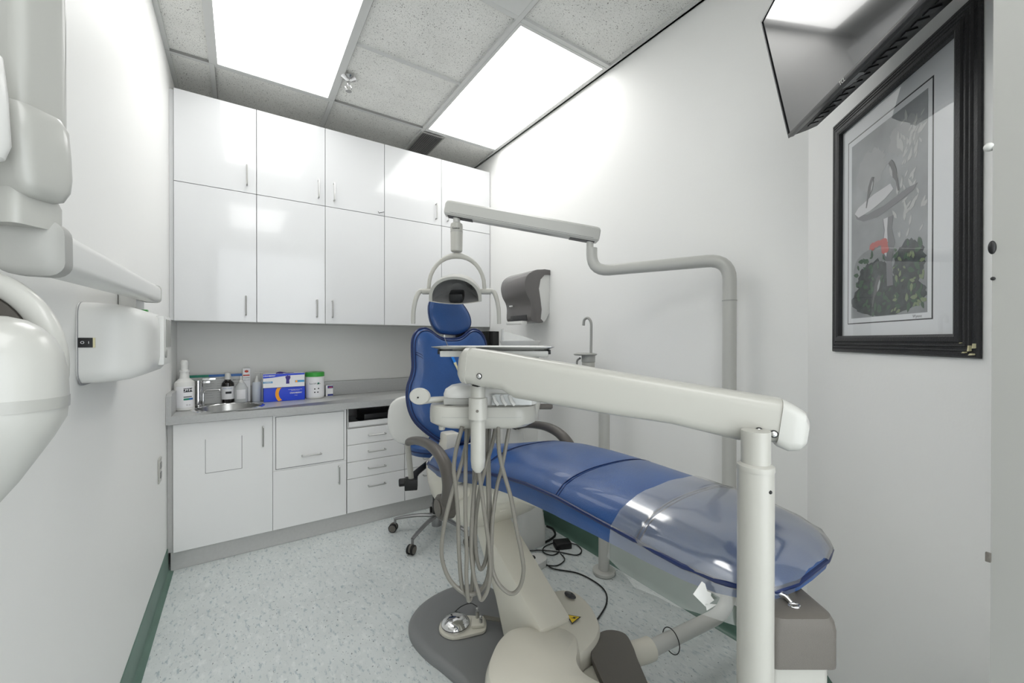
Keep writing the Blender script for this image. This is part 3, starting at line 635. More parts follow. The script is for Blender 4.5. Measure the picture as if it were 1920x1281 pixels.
# armrests
for s, xx in ((-1, .645), (1, 1.262)):
    pts = [(1.42, .600), (1.385, .66), (1.378, .72), (1.41, .775), (1.48, .813), (1.58, .826), (1.70, .815), (1.79, .795), (1.84, .775)]
    rr = lambda u: .034-.016*min(1, u*1.25) if u < .97 else .012
    q = tube(NB(), smooth([(xx, a, b) for a, b in pts], 5), rr, 16, sq=(1, .95))
    ar = obj('armrest', q, 'armrest', t, label='grey curved armrest')
    q = NB(); cyl(q, (xx-.030, 1.415, .625), (xx+.030, 1.415, .625), .048, 28, bev=.008); obj('pivot_cap', q, 'armrest', ar)
    q = NB(); cyl(q, (xx-.036, 1.415, .625), (xx-.030, 1.415, .625), .030, 24, bev=.002); obj('pivot_button', q, 'greige', ar)
    q = NB(); a = xx+.03 if s < 0 else xx-.03
    cyl(q, (a, 1.45, .64), (CX+s*.18, 1.45, .66), .03, 16); obj('pivot_axle', q, 'cream', ar)
# foot switch post on the chair base side
q = NB(); tube(q, smooth([(1.05, .98, .13), (1.12, .95, .15), (1.19, .93, .15), (1.22, .925, .15)], 3), .038, 16)
obj('arm_socket', q, 'cream', t)
# hidden-end step pedal with grey tread
q = hump([(.955, .954), (.998, .995), (1.055, 1.010), (1.098, .995), (1.122, .955), (1.098, .902), (1.065, .855), (1.02, .784), (.97, .71), (.90, .68), (.875, .75), (.895, .83), (.925, .90)], .225, (1.0, .88), zb=.200, tops=((.98, 0), (1, .3), (1, .85), (.985, 1), (.5, 1.0)))
obj('side_cover_pad', q, 'greige', t, label='grey rounded pad')
q = NB(); box(q, .905, 1.06, .66, .955, .034, .195, bev=.02); obj('base_box', q, 'cream', t)
q = NB(); box(q, .893, .905, .80, .93, .10, .19, bev=.003); obj('base_slot', q, 'black', t)
q = NB(); ball(q, (.952, .935, .215), .008); obj('screw', q, 'black', t)

# ------------------------------------------------------------------ light post, horizontal tube and dental light
t = thing('dental_light', 'dental light with dark reflector hung from a bent white tube post by the right wall', 'dental light', (1.66, .87, 0))
TLIGHT = t
def bend(pts, r=.09, k=7):
    """round the corners of a polyline"""
    P = [Vector(p) for p in pts]; out = [P[0]]
    for i in range(1, len(P)-1):
        a = (P[i-1]-P[i]).normalized(); b = (P[i+1]-P[i]).normalized(); A = P[i]+a*r; Bp = P[i]+b*r
        for j in range(k+1):
            s = j/k; out.append(A*(1-s)**2+P[i]*2*s*(1-s)+Bp*s*s)
    return out+[P[-1]]
PX, PY = 1.655, .875
obj('post_base_tube', tube(NB(), bend([(1.20, .925, .15), (PX, PY, .15), (PX, PY, .55), (PX, PY, 1.42)], .10), .0265, 24), 'enamel', t)
obj('post_top_tube', tube(NB(), bend([(PX, PY, 1.42), (PX, PY, 1.588), (1.405, 1.405, 1.588), (1.405, 1.405, 1.70)], .085), .0262, 24), 'enamel', t)
obj('collar', cyl(NB(), (PX, PY, 1.417), (PX, PY, 1.421), .0275, 24), 'shadegrey', t)
q = NB(); tube(q, [(1.32+.033*math.cos(a)*.12, .910+.038*math.cos(a), .145+.045*math.sin(a)) for a in [2*PI*i/24 for i in range(24)]], .0018, 6, closed=True)
tag(obj('cable_tie', q, 'black'), 'thin black cable loop around the low white tube', 'cable')
t = TLIGHT
def fr2(org, ang):   # local frame: x right, y away, z up
    return Matrix.Translation(org) @ Matrix.Rotation(ang, 4, 'Z')
A0, A1 = Vector((.820, 1.800, 1.892)), Vector((1.437, 1.388, 1.760))
dd = (A1-A0); L = dd.length; ex = dd.normalized(); ey = Vector((0, 0, 1)).cross(ex).normalized(); ez = ex.cross(ey)
TA = Matrix((( *[ex.x, ey.x, ez.x], A0.x), (*[ex.y, ey.y, ez.y], A0.y), (*[ex.z, ey.z, ez.z], A0.z), (0, 0, 0, 1)))
def oct_(w, h, c): return [(-w, -h+c), (-w, h-c), (-w+c, h), (w-c, h), (w, h-c), (w, -h+c), (w-c, -h), (-w+c, -h)]
q = NB(); rings(q, [[Vector((x, a*s, b*s)) for a, b in oct_(.030, .036, .010)] for x, s in ((0, .7), (.006, .92), (.02, 1), (L-.02, 1), (L-.006, .92), (L, .7))]); fin(q, TA)
obj('balance_arm', q, 'enamel', t, label='long box arm of the light')
q = NB(); box(q, .02, .14, -.022, .022, -.0375, -.0355, T=TA); box(q, L-.14, L-.02, -.022, .022, -.0375, -.0355, T=TA); box(q, .03, L-.03, -.0305, .0305, -.0225, -.0215, T=TA)
obj('arm_slot', q, 'black', t)
cyl(q := NB(), (1.400, 1.412, 1.70), (1.400, 1.412, 1.755), .017, 20); obj('arm_pin', q, 'enamel', t)
LX, LY = .866, 1.772
q = NB(); cyl(q, (LX, LY, 1.86), (LX, LY, 1.815), .017, 20); obj('drop_pin', q, 'enamel', t)
q = NB(); lathe(q, [(0, 0), (.024, 0), (.028, .004), (.030, .12), (.028, .134), (.022, .138), (0, .138)], (LX, LY, 1.683), 28); st_ = obj('drop_column', q, 'white', t)
q = NB(); lathe(q, [(.0296, .094), (.0302, .0945), (.0302, .0955), (.0296, .096)], (LX, LY, 1.683), 28); obj('seam', q, 'grey_ink', st_)
FL = fr2((LX, LY, 0), -YAW)
q = NB(); text(q, 'Gnatus', .013, FL @ Matrix.Translation((0, -.0305, 1.79)) @ FRONT); text(q, 'LED', .010, FL @ Matrix.Translation((0, -.0262, 1.693)) @ FRONT); obj('lettering', q, 'dark_ink', st_)
arch = [(-.136, 0, 1.495)]+[(.134*math.cos(a), 0, 1.515+.150*math.sin(a)) for a in [PI*(1-i/16) for i in range(17)]]+[(.136, 0, 1.495)]
obj('yoke', tube(NB(), arch, lambda u: .0095+.006*max(0, 1-abs(u-.5)*5), 14, T=FL), 'white', t)
for s in (-1, 1):
    q = NB(); cyl(q, (s*.115, 0, 1.492), (s*.165, 0, 1.492), .014, 18); 
    tube(q, smooth([(s*.150, 0, 1.495), (s*.178, 0, 1.490), (s*.194, -.01, 1.455), (s*.204, -.015, 1.40), (s*.206, -.015, 1.335)], 5), lambda u: .012-.002*u, 12, sq=(1, .8)); fin(q, FL)
    obj('handle', q, 'white' if s < 0 else 'white', t, label='curved side handle')
# reflector head: D shaped bowl facing the room, tipped down
n = 28; D0 = [(.122*math.cos(PI*i/n), .118*math.sin(PI*i/n)**.8 if 0 < i < n else 0) for i in range(n+1)]
D0 += [(-.122+.244*i/10, -.014*math.sin(PI*i/10)) for i in range(1, 10)]
TH = FL @ Matrix.Translation((0, -.01, 1.455)) @ Matrix.Rotation(.42, 4, 'X')
def DD(s, w, c=(0, .045)): return [Vector((c[0]+(a-c[0])*s, w, c[1]+(b-c[1])*s)) for a, b in D0]
q = rings(NB(), [DD(.30, .105), DD(.62, .095), DD(.86, .06), DD(1.0, .01), DD(1.02, -.028), DD(1.02, -.036), DD(.985, -.036), DD(.90, -.034, (0, -.002)), DD(.89, -.028, (0, -.002))], cap1=False); fin(q, TH); obj('head_shell', q, 'white', t)
q = rings(NB(), [DD(.893, -.031, (0, -.002)), DD(.86, -.005, (0, .0)), DD(.78, .03, (0, .01)), DD(.56, .06, (0, .02)), DD(.3, .075, (0, .03))], cap0=False); fin(q, TH); rf = obj('reflector', q, 'reflector', t, label='dark mirrored reflector')
q = NB()
for i in range(9):
    a = math.radians(8+i*9); tube(q, [(.045*math.cos(a)+.012, .050, .03+.05*math.sin(a)), (.09*math.cos(a)+.008, .024, .02+.075*math.sin(a)), (.112*math.cos(a)+.003, -.004, .015+.093*math.sin(a))], .0012, 5, T=TH)
obj('reflector_ribs', q, 'steel', rf)
q = NB(); box(q, -.032, .036, -.03, .05, -.010, .034, bev=.012, T=TH); obj('lamp_housing', q, 'black', t)

# ------------------------------------------------------------------ delivery unit: column, arm, head, tray
CXX, CYY = .722, .337
t = thing('dental_delivery_unit', 'white dental delivery unit with foreground column, thick arm and hanging grey hoses', 'delivery unit', (CXX, CYY, 0))
TUNIT = t
obj('post', cyl(NB(), (CXX, CYY, 0), (CXX, CYY, 1.040), .0275, 36, bev=.002), 'white', t)
obj('post_rim', lathe(NB(), [(0, 0), (.0280, 0), (.0284, .003), (.0278, .009), (.022, .013), (0, .013)], (CXX, CYY, 1.038), 36), 'white', t)
obj('post_neck', cyl(NB(), (CXX, CYY, 1.018), (CXX, CYY, 1.105), .0222, 32), 'white', t)
d_ = Vector((-.45, -.89, 0)).normalized()
q = NB(); p = Vector((CXX, CYY, 1.010))+Vector((-.275, -.961, 0)).normalized()*.0268; ball(q, p, .0032); obj('screw_hole', q, 'black', t)
obj('foot_flange', cyl(NB(), (CXX, CYY, 0.001), (CXX, CYY, .02), .075, 32, bev=.004), 'greige', t)
# balance arm from the column top to the delivery head
Q1, Q0 = Vector((.800, .3055, 1.112)), Vector((.441, .854, 1.1995))
dd = Q1-Q0; L = dd.length; ex = dd.normalized(); ey = Vector((0, 0, 1)).cross(ex).normalized(); ez = ex.cross(ey)
TD = Matrix(((ex.x, ey.x, ez.x, Q0.x), (ex.y, ey.y, ez.y, Q0.y), (ex.z, ey.z, ez.z, Q0.z), (0, 0, 0, 1)))
def rr_(w, h, c, up=0, n=5):
    pts = []
    for cx, cy, a0 in ((w-c, h-c, 0), (-w+c, h-c, 90), (-w+c, -h+c, 180), (w-c, -h+c, 270)):
        for i in range(n+1):
            a = math.radians(a0+90*i/n); pts.append((cx+c*math.cos(a), cy+c*math.sin(a)+up))
    return pts
rs = []
for x, top, bot in ((.018, .042, -.040), (.06, .043, -.042), (.11, .043, -.040), (.14, .042, -.052), (.35, .040, -.046), (L-.20, .040, -.040), (L-.085, .040, -.045), (L-.070, .040, -.038), (L-.03, .040, -.036)):
    h = (top-bot)/2; rs.append([Vector((x, a, b)) for a, b in rr_(.032, h, .020, (top+bot)/2)])
q = rings(NB(), rs); fin(q, TD); obj('arm_cover', q, 'white', t)
q = rings(NB(), [[Vector((x, a, b)) for a, b in rr_(.034*s, h, .018*s, u)] for x, s, h, u in ((-.012, .45, .018, .0), (-.004, .8, .030, .0), (.006, .97, .041, 0), (.019, 1.0, .043, .001))]); fin(q, TD); obj('end_cap', q, 'white', t)
q = rings(NB(), [[Vector((x, a, b)) for a, b in rr_(.034*s, h, .018*s, u)] for x, s, h, u in ((L-.031, 1, .040, 0), (L-.028, 1.0, .041, -.001), (L-.012, 1.0, .040, -.006), (L+.004, .92, .034, -.008), (L+.012, .7, .022, -.010))]); fin(q, TD); obj('end_cap', q, 'enamel', t)
for x, z in ((.056, -.016), (L-.060, -.019), (L-.038, -.019)):
    q = NB(); cyl(q, (x, -.0315, z), (x, -.0335, z), .0066, 20); bz = obj('bolt', q, 'black', t)
    q = NB(); ball(q, (x, -.0335, z), .0052, (1, .6, 1)); fin(q, TD); obj('bolt_head', q, 'chrome', bz); bz.data.transform(Matrix.Translation(t.location) if False else Matrix.Identity(4))
    bz.data.transform(Matrix.Translation(-t.location) @ TD @ Matrix.Translation(t.location))
q = NB(); box(q, L-.092, L-.068, -.012, .012, -.0440, -.032, T=TD); box(q, .030, .045, -.012, .012, -.045, -.038, T=TD); box(q, L-.05, L-.042, -.02, .02, -.0375, -.033, T=TD); obj('slot', q, 'black', t)
# instrument head; local frame: x right along the tray, y away, z up
HXX, HYY = .468, .842
F = fr2((HXX, HYY, 0), -YAW)
q = NB(); lathe(q, [(0, 0), (.0225, 0), (.0225, .045), (.0222, .05), (.0175, .052), (.0175, .10), (0, .10)], (0, 0, 1.070), 32, T=F); obj('neck', q, 'white', t)
q = NB(); lathe(q, [(0, 0), (.008, .0015), (.0155, .012), (.0175, .03), (.0178, .105), (.0182, .13), (0, .13)], (0, 0, .942), 28, T=F); obj('holster', q, 'white', t)
q = NB(); cyl(q, F @ Vector((0, -.0215, 1.092)), F @ Vector((0, -.0235, 1.092)), .0035, 12); obj('screw', q, 'greige', t)
q = NB(); lw = []
for z, s in ((1.037, .72), (1.041, .86), (1.050, .96), (1.062, 1.0), (1.075, 1.0), (1.086, .985), (1.092, .95), (1.094, .85)):
    lw.append([Vector((a, b+.085, z)) for a, b in rr_(.136*(s*.25+.75 if s > .9 else s), .060*s, .055*s)])
rings(q, lw); fin(q, F @ Matrix.Translation((.006, 0, 0))); obj('lower_housing', q, 'white', t)
obj('housing_seam', fin(rings(NB(), [[Vector((a, b+.085, z)) for a, b in rr_(.1345, .0605, .055)] for z in (1.0675, 1.0685)]), F @ Matrix.Translation((.006, 0, 0))), 'shadegrey', t)
q = NB(); up_ = []
for z, s in ((1.094, .97), (1.118, .985), (1.130, .95), (1.139, .84), (1.142, .7)):
    up_.append([Vector((a, b+.10, z)) for a, b in rr_(.124*s, .055*s, .045*s)])
rings(q, up_); fin(q, F @ Matrix.Translation((.025, 0, 0))); obj('upper_housing', q, 'bright', t)
q = NB(); box(q, -.085, .0, .045, .15, 1.096, 1.112, bev=.004, T=F @ Matrix.Translation((-.005, -.004, 0))); obj('front_visor', q, 'shadegrey', t)
# left paddle handle
q = NB(); lathe(q, [(0, -.007), (.024, -.006), (.027, 0), (.024, .006), (0, .007)], seg=28, T=F @ Matrix.Translation((-.152, .06, 1.115)) @ Matrix.Rotation(PI/2, 4, 'X'), sy=.80)
hn = obj('paddle_handle', q, 'white', t)
q = NB(); tube(q, [(-.145, .065, 1.102), (-.12, .075, 1.104), (-.085, .08, 1.105)], .008, 12, T=F); obj('handle_stem', q, 'white', hn)
q = NB(); cyl(q, F @ Vector((-.155, .053, 1.113)), F @ Vector((-.155, .051, 1.113)), .0022, 10); obj('screw', q, 'black', hn)
q = NB(); tube(q, smooth([(.12, .10, 1.14), (.138, .10, 1.13), (.142, .10, 1.09), (.130, .10, 1.05)], 4), .0135, 12, T=F, sq=(1, 1.2)); br = obj('side_bracket', q, 'white', t)
q = NB(); tube(q, [(.146, .10, 1.083), (.183, .10, 1.083), (.187, .10, 1.083)], lambda u: .0075 if u < .9 else .0045, 14, T=F); obj('side_grip', q, 'armrest', br, label='grey grip')
# instrument row
q = NB()
for i, x in enumerate((.035, .055, .075)):
    tube(q, smooth([(x, .035, 1.12), (x+.004, .030, 1.108), (x+.012, .03, 1.098)], 3), .0045, 10, T=F)
obj('handpiece_holder', q, 'bright', t)
q = NB(); box(q, .03, .13, .036, .044, 1.096, 1.124, bev=.003, T=F); obj('clear_shield', q, 'frost', t)
for x in (-.098, -.040):
    q = NB(); cyl(q, F @ Vector((x, .07, 1.044)), F @ Vector((x, .07, 1.028)), .008 if x < -.05 else .016, 16, bev=.002); obj('knob', q, 'white' if x < -.05 else 'greige', t)
HOSES = [
 [(-.041, 1.045), (-.056, .992), (-.064, .939), (-.061, .894), (-.056, .823), (-.054, .721), (-.047, .626), (-.042, .597)],
 [(-.023, 1.045), (-.045, .951), (-.072, .865), (-.091, .786), (-.098, .721), (-.091, .675), (-.072, .636), (-.039, .607), (-.012, .605), (.01, .624), (.021, .663), (.025, .741), (.022, .865), (.020, .968), (.023, 1.045)],
 [(-.032, 1.045), (-.035, .947), (-.036, .823), (-.033, .721), (-.034, .659), (-.040, .597)],
 [(.000, 1.02), (-.005, .935), (-.016, .873), (-.022, .782), (-.023, .716), (-.016, .659), (-.004, .618), (.004, .601), (.019, .626), (.027, .675), (.023, .741), (.010, .84), (-.001, .929), (-.004, 1.02)],
 [(.047, 1.045), (.049, .98), (.062, .922), (.078, .865), (.091, .791), (.105, .721), (.110, .675), (.101, .634), (.082, .614), (.058, .624), (.037, .653), (.029, .692), (.030, .782), (.041, .873), (.054, .926), (.066, .988), (.076, 1.045)],
 [(.040, 1.045), (.031, 1.009), (.016, .964), (.005, .89), (-.002, .80)]]
for k, h in enumerate(HOSES):
    y0, y1 = (.030, .050, .045, .075, .035, .07)[k], (.08, .10, .06, .045, .09, .08)[k]
    pts = [(a, y0+(y1-y0)*i/(len(h)-1), b) for i, (a, b) in enumerate(h)]
    if k == 5: pts = [(.040, .07, 1.045), (.030, .07, .99), (.012, .075, .93), (-.004, .08, .86), (-.014, .085, .78), (-.012, .09, .70), (.0, .09, .66), (.016, .09, .70), (.020, .09, .80), (.016, .09, .95), (.012, .09, 1.045)]
    if k in (0, 2): pts = pts[:-1]+[(pts[-1][0]+.010, pts[-1][1]+.01, .592), (pts[-1][0]+.018, pts[-1][1]+.03, .62), (pts[-1][0]+.02, pts[-1][1]+.045, .80), (pts[-1][0]+.022, pts[-1][1]+.045, 1.045)]
    obj('instrument_hose', tube(NB(), smooth(pts, 6), .0052, 10, T=F), 'hose', t, label='grey looping hose')
# tray
FT = fr2((.547, .897, 0), -YAW)
q = NB(); rings(q, [[Vector((a, b, z)) for a, b in rr_(w, h, .015)] for z, w, h in ((1.2345, .128, .080), (1.2345, .132, .086), (1.2405, .147, .101), (1.2415, .147, .101), (1.2368, .131, .085), (1.2362, .12, .075))]); fin(q, FT); tag(obj('instrument_tray', q, 'steel'), 'flat stainless steel tray on the white bracket above the delivery head', 'tray')
t = TUNIT
q = NB(); box(q, -.128, .133, -.080, .07, 1.2165, 1.2315, bev=.003, T=FT); box(q, -.10, .10, -.06, .06, 1.2317, 1.2342, T=FT); obj('tray_bracket', q, 'enamel', t)
q = NB(); box(q, -.134, -.1285, -.076, .06, 1.223, 1.234, bev=.001, T=FT); box(q, .1335, .139, -.076, .06, 1.223, 1.234, bev=.001, T=FT); obj('clip', q, 'black', t)
q = NB(); cyl(q, FT @ Vector((.10, .03, 1.206)), FT @ Vector((.10, .03, 1.2135)), .018, 20); cyl(q, FT @ Vector((.10, .03, 1.10)), FT @ Vector((.10, .03, 1.206)), .011, 20); obj('tray_post', q, 'shadegrey', t)
# bib clip chain
t = thing('bib_clip', 'chain with a blue clip hanging down the front of the chair back', 'bib clip', (.90, 1.92, 1.1))
Pq = [BK(-.055, 1.262, .062), BK(-.045, 1.235, .06), BK(-.030, 1.195, .06)]
obj('chain', tube(NB(), smooth([tuple(p) for p in Pq]+[tuple(BK(-.020, 1.165, .062))], 3), .0022, 6), 'alu', t)
q = NB(); tube(q, [BK(-.022, 1.170, .062), BK(-.010, 1.140, .062), BK(-.007, 1.132, .062)], .0075, 8, sq=(1, .5)); obj('clip_grip', q, 'tagblue', t, label='bright blue grip')
q = NB(); tube(q, [BK(-.008, 1.134, .062), BK(.001, 1.108, .062), BK(.009, 1.080, .062)], lambda u: .008-.006*u, 8, sq=(1, .5)); obj('clip_jaw', q, 'chip', t, label='pale jaw')

# foot control on the base plate
t = thing('foot_control', 'chrome domed foot control lying on the grey chair base plate', 'foot control', (.78, 1.55, .033))
G = Matrix.Translation((.775, 1.545, .0333)) @ Matrix.Rotation(-.50, 4, 'Z')
q = NB(); po = [(p.x, p.y) for p in smooth([(-.085, -.03, 0), (-.085, .03, 0), (-.05, .065, 0), (.02, .06, 0), (.075, .05, 0), (.105, .035, 0), (.105, -.035, 0), (.06, -.055, 0), (-.03, -.07, 0)], 4, True)]
prism(q, po, XY, 0, .012, bev=.003, T=G); obj('control_base', q, 'cream', t)
q = NB(); lathe(q, [(0, 0), (.058, 0), (.058, .010), (.0595, .012), (.050, .024), (.028, .031), (0, .033)], (-.022, 0, .0125), 36, T=G); obj('control_dome', q, 'chrome', t, label='polished chrome dome')
q = NB(); lathe(q, [(.0585, .009), (.0600, .009), (.0600, .012), (.0585, .012)], (-.022, 0, .0125), 36, T=G); obj('dome_ring', q, 'black', t)
q = NB(); box(q, .045, .10, -.03, .03, .0122, .026, bev=.006, T=G); obj('valve_block', q, 'cream', t)
q = NB()
for x, y, h in ((.07, .018, .055), (.085, -.012, .042)): cyl(q, G @ Vector((x, y, .026)), G @ Vector((x, y, h)), .007, 14); 
for x, y, h in ((.07, .018, .064), (.085, -.012, .05)): ball(q, G @ Vector((x, y, h)), .006)
obj('valve_knob', q, 'steel', t)
q = NB(); tube(q, smooth([G @ Vector(p) for p in ((-.03, .055, .03), (0, .085, .035), (.04, .08, .05), (.07, .04, .06))], 4), .002, 6); obj('lever_wire', q, 'black', t)
t = thing('foot_control_tubing', 'grey bundled tubing from the foot control to the chair base', 'tubing', (.92, 1.45, .033))
q = NB()
for i in range(4): tube(q, smooth([(.874, 1.50+.008*i, .058), (.93, 1.455+.006*i, .052), (.985, 1.40+.006*i, .05), (1.03, 1.34+.005*i, .05)], 5), .0042, 8)
obj('tube_bundle', q, 'hose', t)
q = NB()
for i in range(2): tube(q, smooth([(.89, 1.22, .044+.01*i), (.90-.006*i, 1.32, .044+.01*i), (.925-.006*i, 1.42, .044+.012*i), (.975, 1.47, .064), (1.03, 1.47, .075)], 5), .005, 8)
obj('loose_tube', q, 'hose', t)

# grey junction box with chrome piece beside the column
t = thing('junction_box', 'grey plastic box beside the foreground column with a chrome piece on top', 'box', (.83, .33, .55))
G = fr2((0, 0, 0), -YAW)
U0 = .452; BW = .118  # local lateral / depth start
def LF(a, b, z): return Vector((a*math.cos(YAW)+b*math.sin(YAW), -a*math.sin(YAW)+b*math.cos(YAW), z))
q = NB(); rs = []
for z, s, c in ((.688, .985, .012), (.694, 1, .014), (.752, 1, .014), (.766, .985, .018), (.774, .94, .022), (.777, .8, .02)):
    w_, h_ = .059*s, .060*s; rs.append([LF(.508+a, .755+b+(0.02 if b > 0 else 0)*0, z) for a, b in rr_(w_, h_, c)])
rings(q, rs); obj('housing', q, 'greige', t)
q = NB(); box(q, .4475, .4495, .705, .80, .690, .765, T=G); obj('gap_edge', q, 'black', t)
q = NB(); rings(q, [[LF(.506+a, .757+b, z) for a, b in rr_(.052, .052, .012)] for z in (.05, .6878)]); obj('pedestal', q, 'white', t, label='white pedestal')
q = NB(); ball(q, LF(.478, .757, .790), .014, (1.3, 1, .55)); cyl(q, LF(.478, .757, .777), LF(.478, .757, .786), .010, 18)
tube(q, smooth([LF(.486, .752, .787), LF(.503, .745, .786), LF(.510, .735, .779)], 4), .0045, 10); tube(q, [LF(.510+.009*math.cos(a), .728+.006*math.sin(a), .7785) for a in [2*PI*i/16 for i in range(16)]], .0022, 8, closed=True)
obj('chrome_fitting', q, 'chrome', t, label='chrome knob and ring')

# ------------------------------------------------------------------ assistant stool
SXX, SYY = 1.06, 2.46
t = thing('assistant_stool', 'wheeled stool with blue seat and white backrest behind the dental chair', 'stool', (SXX, SYY, 0))
q = NB(); lathe(q, [(0, .05), (.032, .05), (.034, .075), (.030, .12), (.026, .13), (0, .13)], (SXX, SYY, 0), 24); obj('hub', q, 'alu', t)
q = NB(); cyl(q, (SXX, SYY, .13), (SXX, SYY, .34), .026, 20); cyl(q, (SXX, SYY, .34), (SXX, SYY, .53), .016, 20); obj('gas_lift', q, 'black', t)
for k in range(5):
    a = math.radians(144+72*k); e = Vector((math.cos(a), math.sin(a), 0)); C0 = Vector((SXX, SYY, 0)); sd = Vector((-e.y, e.x, 0))
    q = NB(); tube(q, smooth([C0+e*.02+Vector((0, 0, .115)), C0+e*.12+Vector((0, 0, .112)), C0+e*.22+Vector((0, 0, .098)), C0+e*.275+Vector((0, 0, .085))], 4), lambda u: .017-.005*u, 10, sq=(.7, 1)); obj('leg', q, 'alu', t)
    c0 = C0+e*.275; q = NB(); cyl(q, c0+Vector((0, 0, .055)), c0+Vector((0, 0, .088)), .008, 12); cs = obj('caster', q, 'alu', t)
    c1 = c0+e*.012; q = NB()
    for s in (-1, 1): cyl(q, c1+sd*(s*.006)+Vector((0, 0, .0285)), c1+sd*(s*.021)+Vector((0, 0, .0285)), .0275, 24, bev=.003)
    obj('wheel', q, 'rubber', cs); q = NB()
    for s in (-1, 1): cyl(q, c1+sd*(s*.021)+Vector((0, 0, .0285)), c1+sd*(s*.0225)+Vector((0, 0, .0285)), .022, 20)
    cyl(q, c1-sd*.006+Vector((0, 0, .034)), c1+sd*.006+Vector((0, 0, .034)), .025, 20)
    obj('wheel_cap', q, 'greige', cs)
q = NB(); lathe(q, [(0, .52), (.12, .522), (.178, .54), (.188, .565), (.182, .59), (.15, .61), (.08, .618), (0, .62)], (SXX, SYY, 0), 36); sc = obj('seat', q, 'bluev', t)
q = NB(); tube(q, [(SXX+.188*math.cos(a), SYY+.188*math.sin(a), .568) for a in [2*PI*i/36 for i in range(36)]], .004, 8, closed=True); obj('piping', q, 'bluep', sc)
q = NB(); tube(q, [(SXX-.02, SYY-.03, .505), (.86, 2.30, .47), (.80, 2.215, .46)], .014, 12, sq=(1, 1.6)); obj('back_bar', q, 'black', t)
q = NB(); box(q, -.035, .035, -.035, .035, .415, .475, bev=.006, T=fr2((.80, 2.215, 0), -.4)); cyl(q, (.775, 2.225, .455), (.735, 2.235, .455), .022, 14, bev=.004); obj('clamp', q, 'black', t)
obj('back_post', tube(NB(), [(.80, 2.215, .47), (.785, 2.205, .58), (.772, 2.20, .68)], .0155, 16), 'white', t)
bs = [(-.12, .70), (-.11, .80), (-.06, .85), (.03, .865), (.12, .85), (.15, .80), (.15, .70), (.11, .62), (.03, .585), (-.05, .595), (-.10, .635)]
bs = [(p.x, p.y) for p in smooth([(a, b+.08, 0) for a, b in bs], 4, True)]
FB = fr2((.79, 2.225, 0), -.55)
sh = lambda u, v, w: FB @ Vector((u, -w+.25*u*u*3, v))
obj('back_shell', cushion(bs, (0, .81), .022, sh), 'bright', t, label='white rear shell of the backrest')
obj('back_pad', cushion(bs, (0, .81), -.04, lambda u, v, w: FB @ Vector((u*1.03, .014-w+.75*u*u, .805+(v-.81)*1.02)), back=0), 'bluev', t, label='blue backrest pad')

# ------------------------------------------------------------------ cuspidor unit behind the chair
t = thing('cuspidor_unit', 'white cuspidor pedestal with a glassy bowl behind the tray', 'cuspidor', (1.47, 2.12, 0))
q = NB(); rs = []
for z, w_, h_ in ((.001, .10, .16), (.10, .10, .16), (.30, .085, .13), (.60, .075, .11), (.95, .085, .12), (1.08, .10, .13), (1.15, .105, .135), (1.165, .095, .125)):
    rs.append([Vector((1.47+a, 2.10+b, z)) for a, b in rr_(w_, h_, .04)])
rings(q, rs); obj('pedestal', q, 'bright', t)
q = NB(); lathe(q, [(0, .0), (.05, .0), (.105, .03), (.128, .075), (.130, .082), (.124, .080), (.10, .04), (.05, .012), (0, .010)], (1.47, 2.10, 1.17), 36); obj('bowl', q, 'bright', t, label='white spittoon bowl')
q = NB(); rs = []
for a in range(0, 181, 12):
    r_ = .126; ca, sa = math.cos(math.radians(a)), math.sin(math.radians(a))
    rs.append([Vector((1.47+r_*ca, 2.10+r_*sa*.9, 1.252)), Vector((1.47+r_*ca*.98, 2.10+r_*sa*.88, 1.252+.075*math.sin(math.radians(a*.5))))])
rings(q, rs, closed=False); obj('splash_guard', q, 'frost', t, label='clear splash guard')
q = NB(); box(q, 1.35, 1.372, 1.93, 1.97, .78, 1.02, bev=.004); box(q, 1.36, 1.374, 1.99, 2.03, .72, 1.04, bev=.004); obj('hose_holder', q, 'black', t)
obj('hose', tube(NB(), smooth([(1.38, 1.95, 1.0), (1.35, 1.90, .8), (1.36, 1.90, .6), (1.42, 1.95, .5)], 5), .006, 10), 'bright', t)
q = NB(); obj('floor_cover', prism(NB(), [(1.30, .001), (1.30, .10), (1.36, .17), (1.60, .17), (1.64, .10), (1.64, .001)], lambda u, v, w: Vector((u+.05, w, v)), 2.13, 2.60, bev=.012), 'bright', t, label='white floor cover')
q = NB(); box(q, 1.48, 1.58, 2.1285, 2.1305, .11, .125); obj('vent_slot', q, 'black', t)
q = NB(); prism(q, [(1.20, .30), (1.62, .27), (1.64, .29), (1.40, .345), (1.22, .35)], XZ, 1.92, 2.18, bev=.008); obj('utility_tray', q, 'bright', t)
# cup filler on a post
t = thing('cup_filler', 'slim grey cup filler tap with hook spout on a white post by the right wall', 'cup filler', (1.62, 1.53, 0))
obj('post', cyl(NB(), (1.625, 1.53, .02), (1.625, 1.53, 1.0), .0295, 24, bev=.003), 'enamel', t)
obj('foot', cyl(NB(), (1.625, 1.53, .001), (1.625, 1.53, .022), .06, 28, bev=.004), 'enamel', t)
obj('link_arm', tube(NB(), [(1.625, 1.53, .99), (1.622, 1.62, 1.02), (1.62, 1.665, 1.04)], .022, 16), 'enamel', t)
obj('filler_body', cyl(NB(), (1.62, 1.645, 1.03), (1.62, 1.645, 1.135), .036, 28, bev=.003), 'white', t)
q = NB(); cyl(q, (1.62, 1.645, 1.135), (1.62, 1.645, 1.172), .038, 28); obj('filler_collar', q, 'shadegrey', t)
q = NB(); lathe(q, [(0, 0), (.06, 0), (.066, .004), (.066, .008), (.05, .013), (0, .014)], (1.613, 1.662, 1.172), 32); obj('cup_plate', q, 'shadegrey', t, label='grey disc plate')
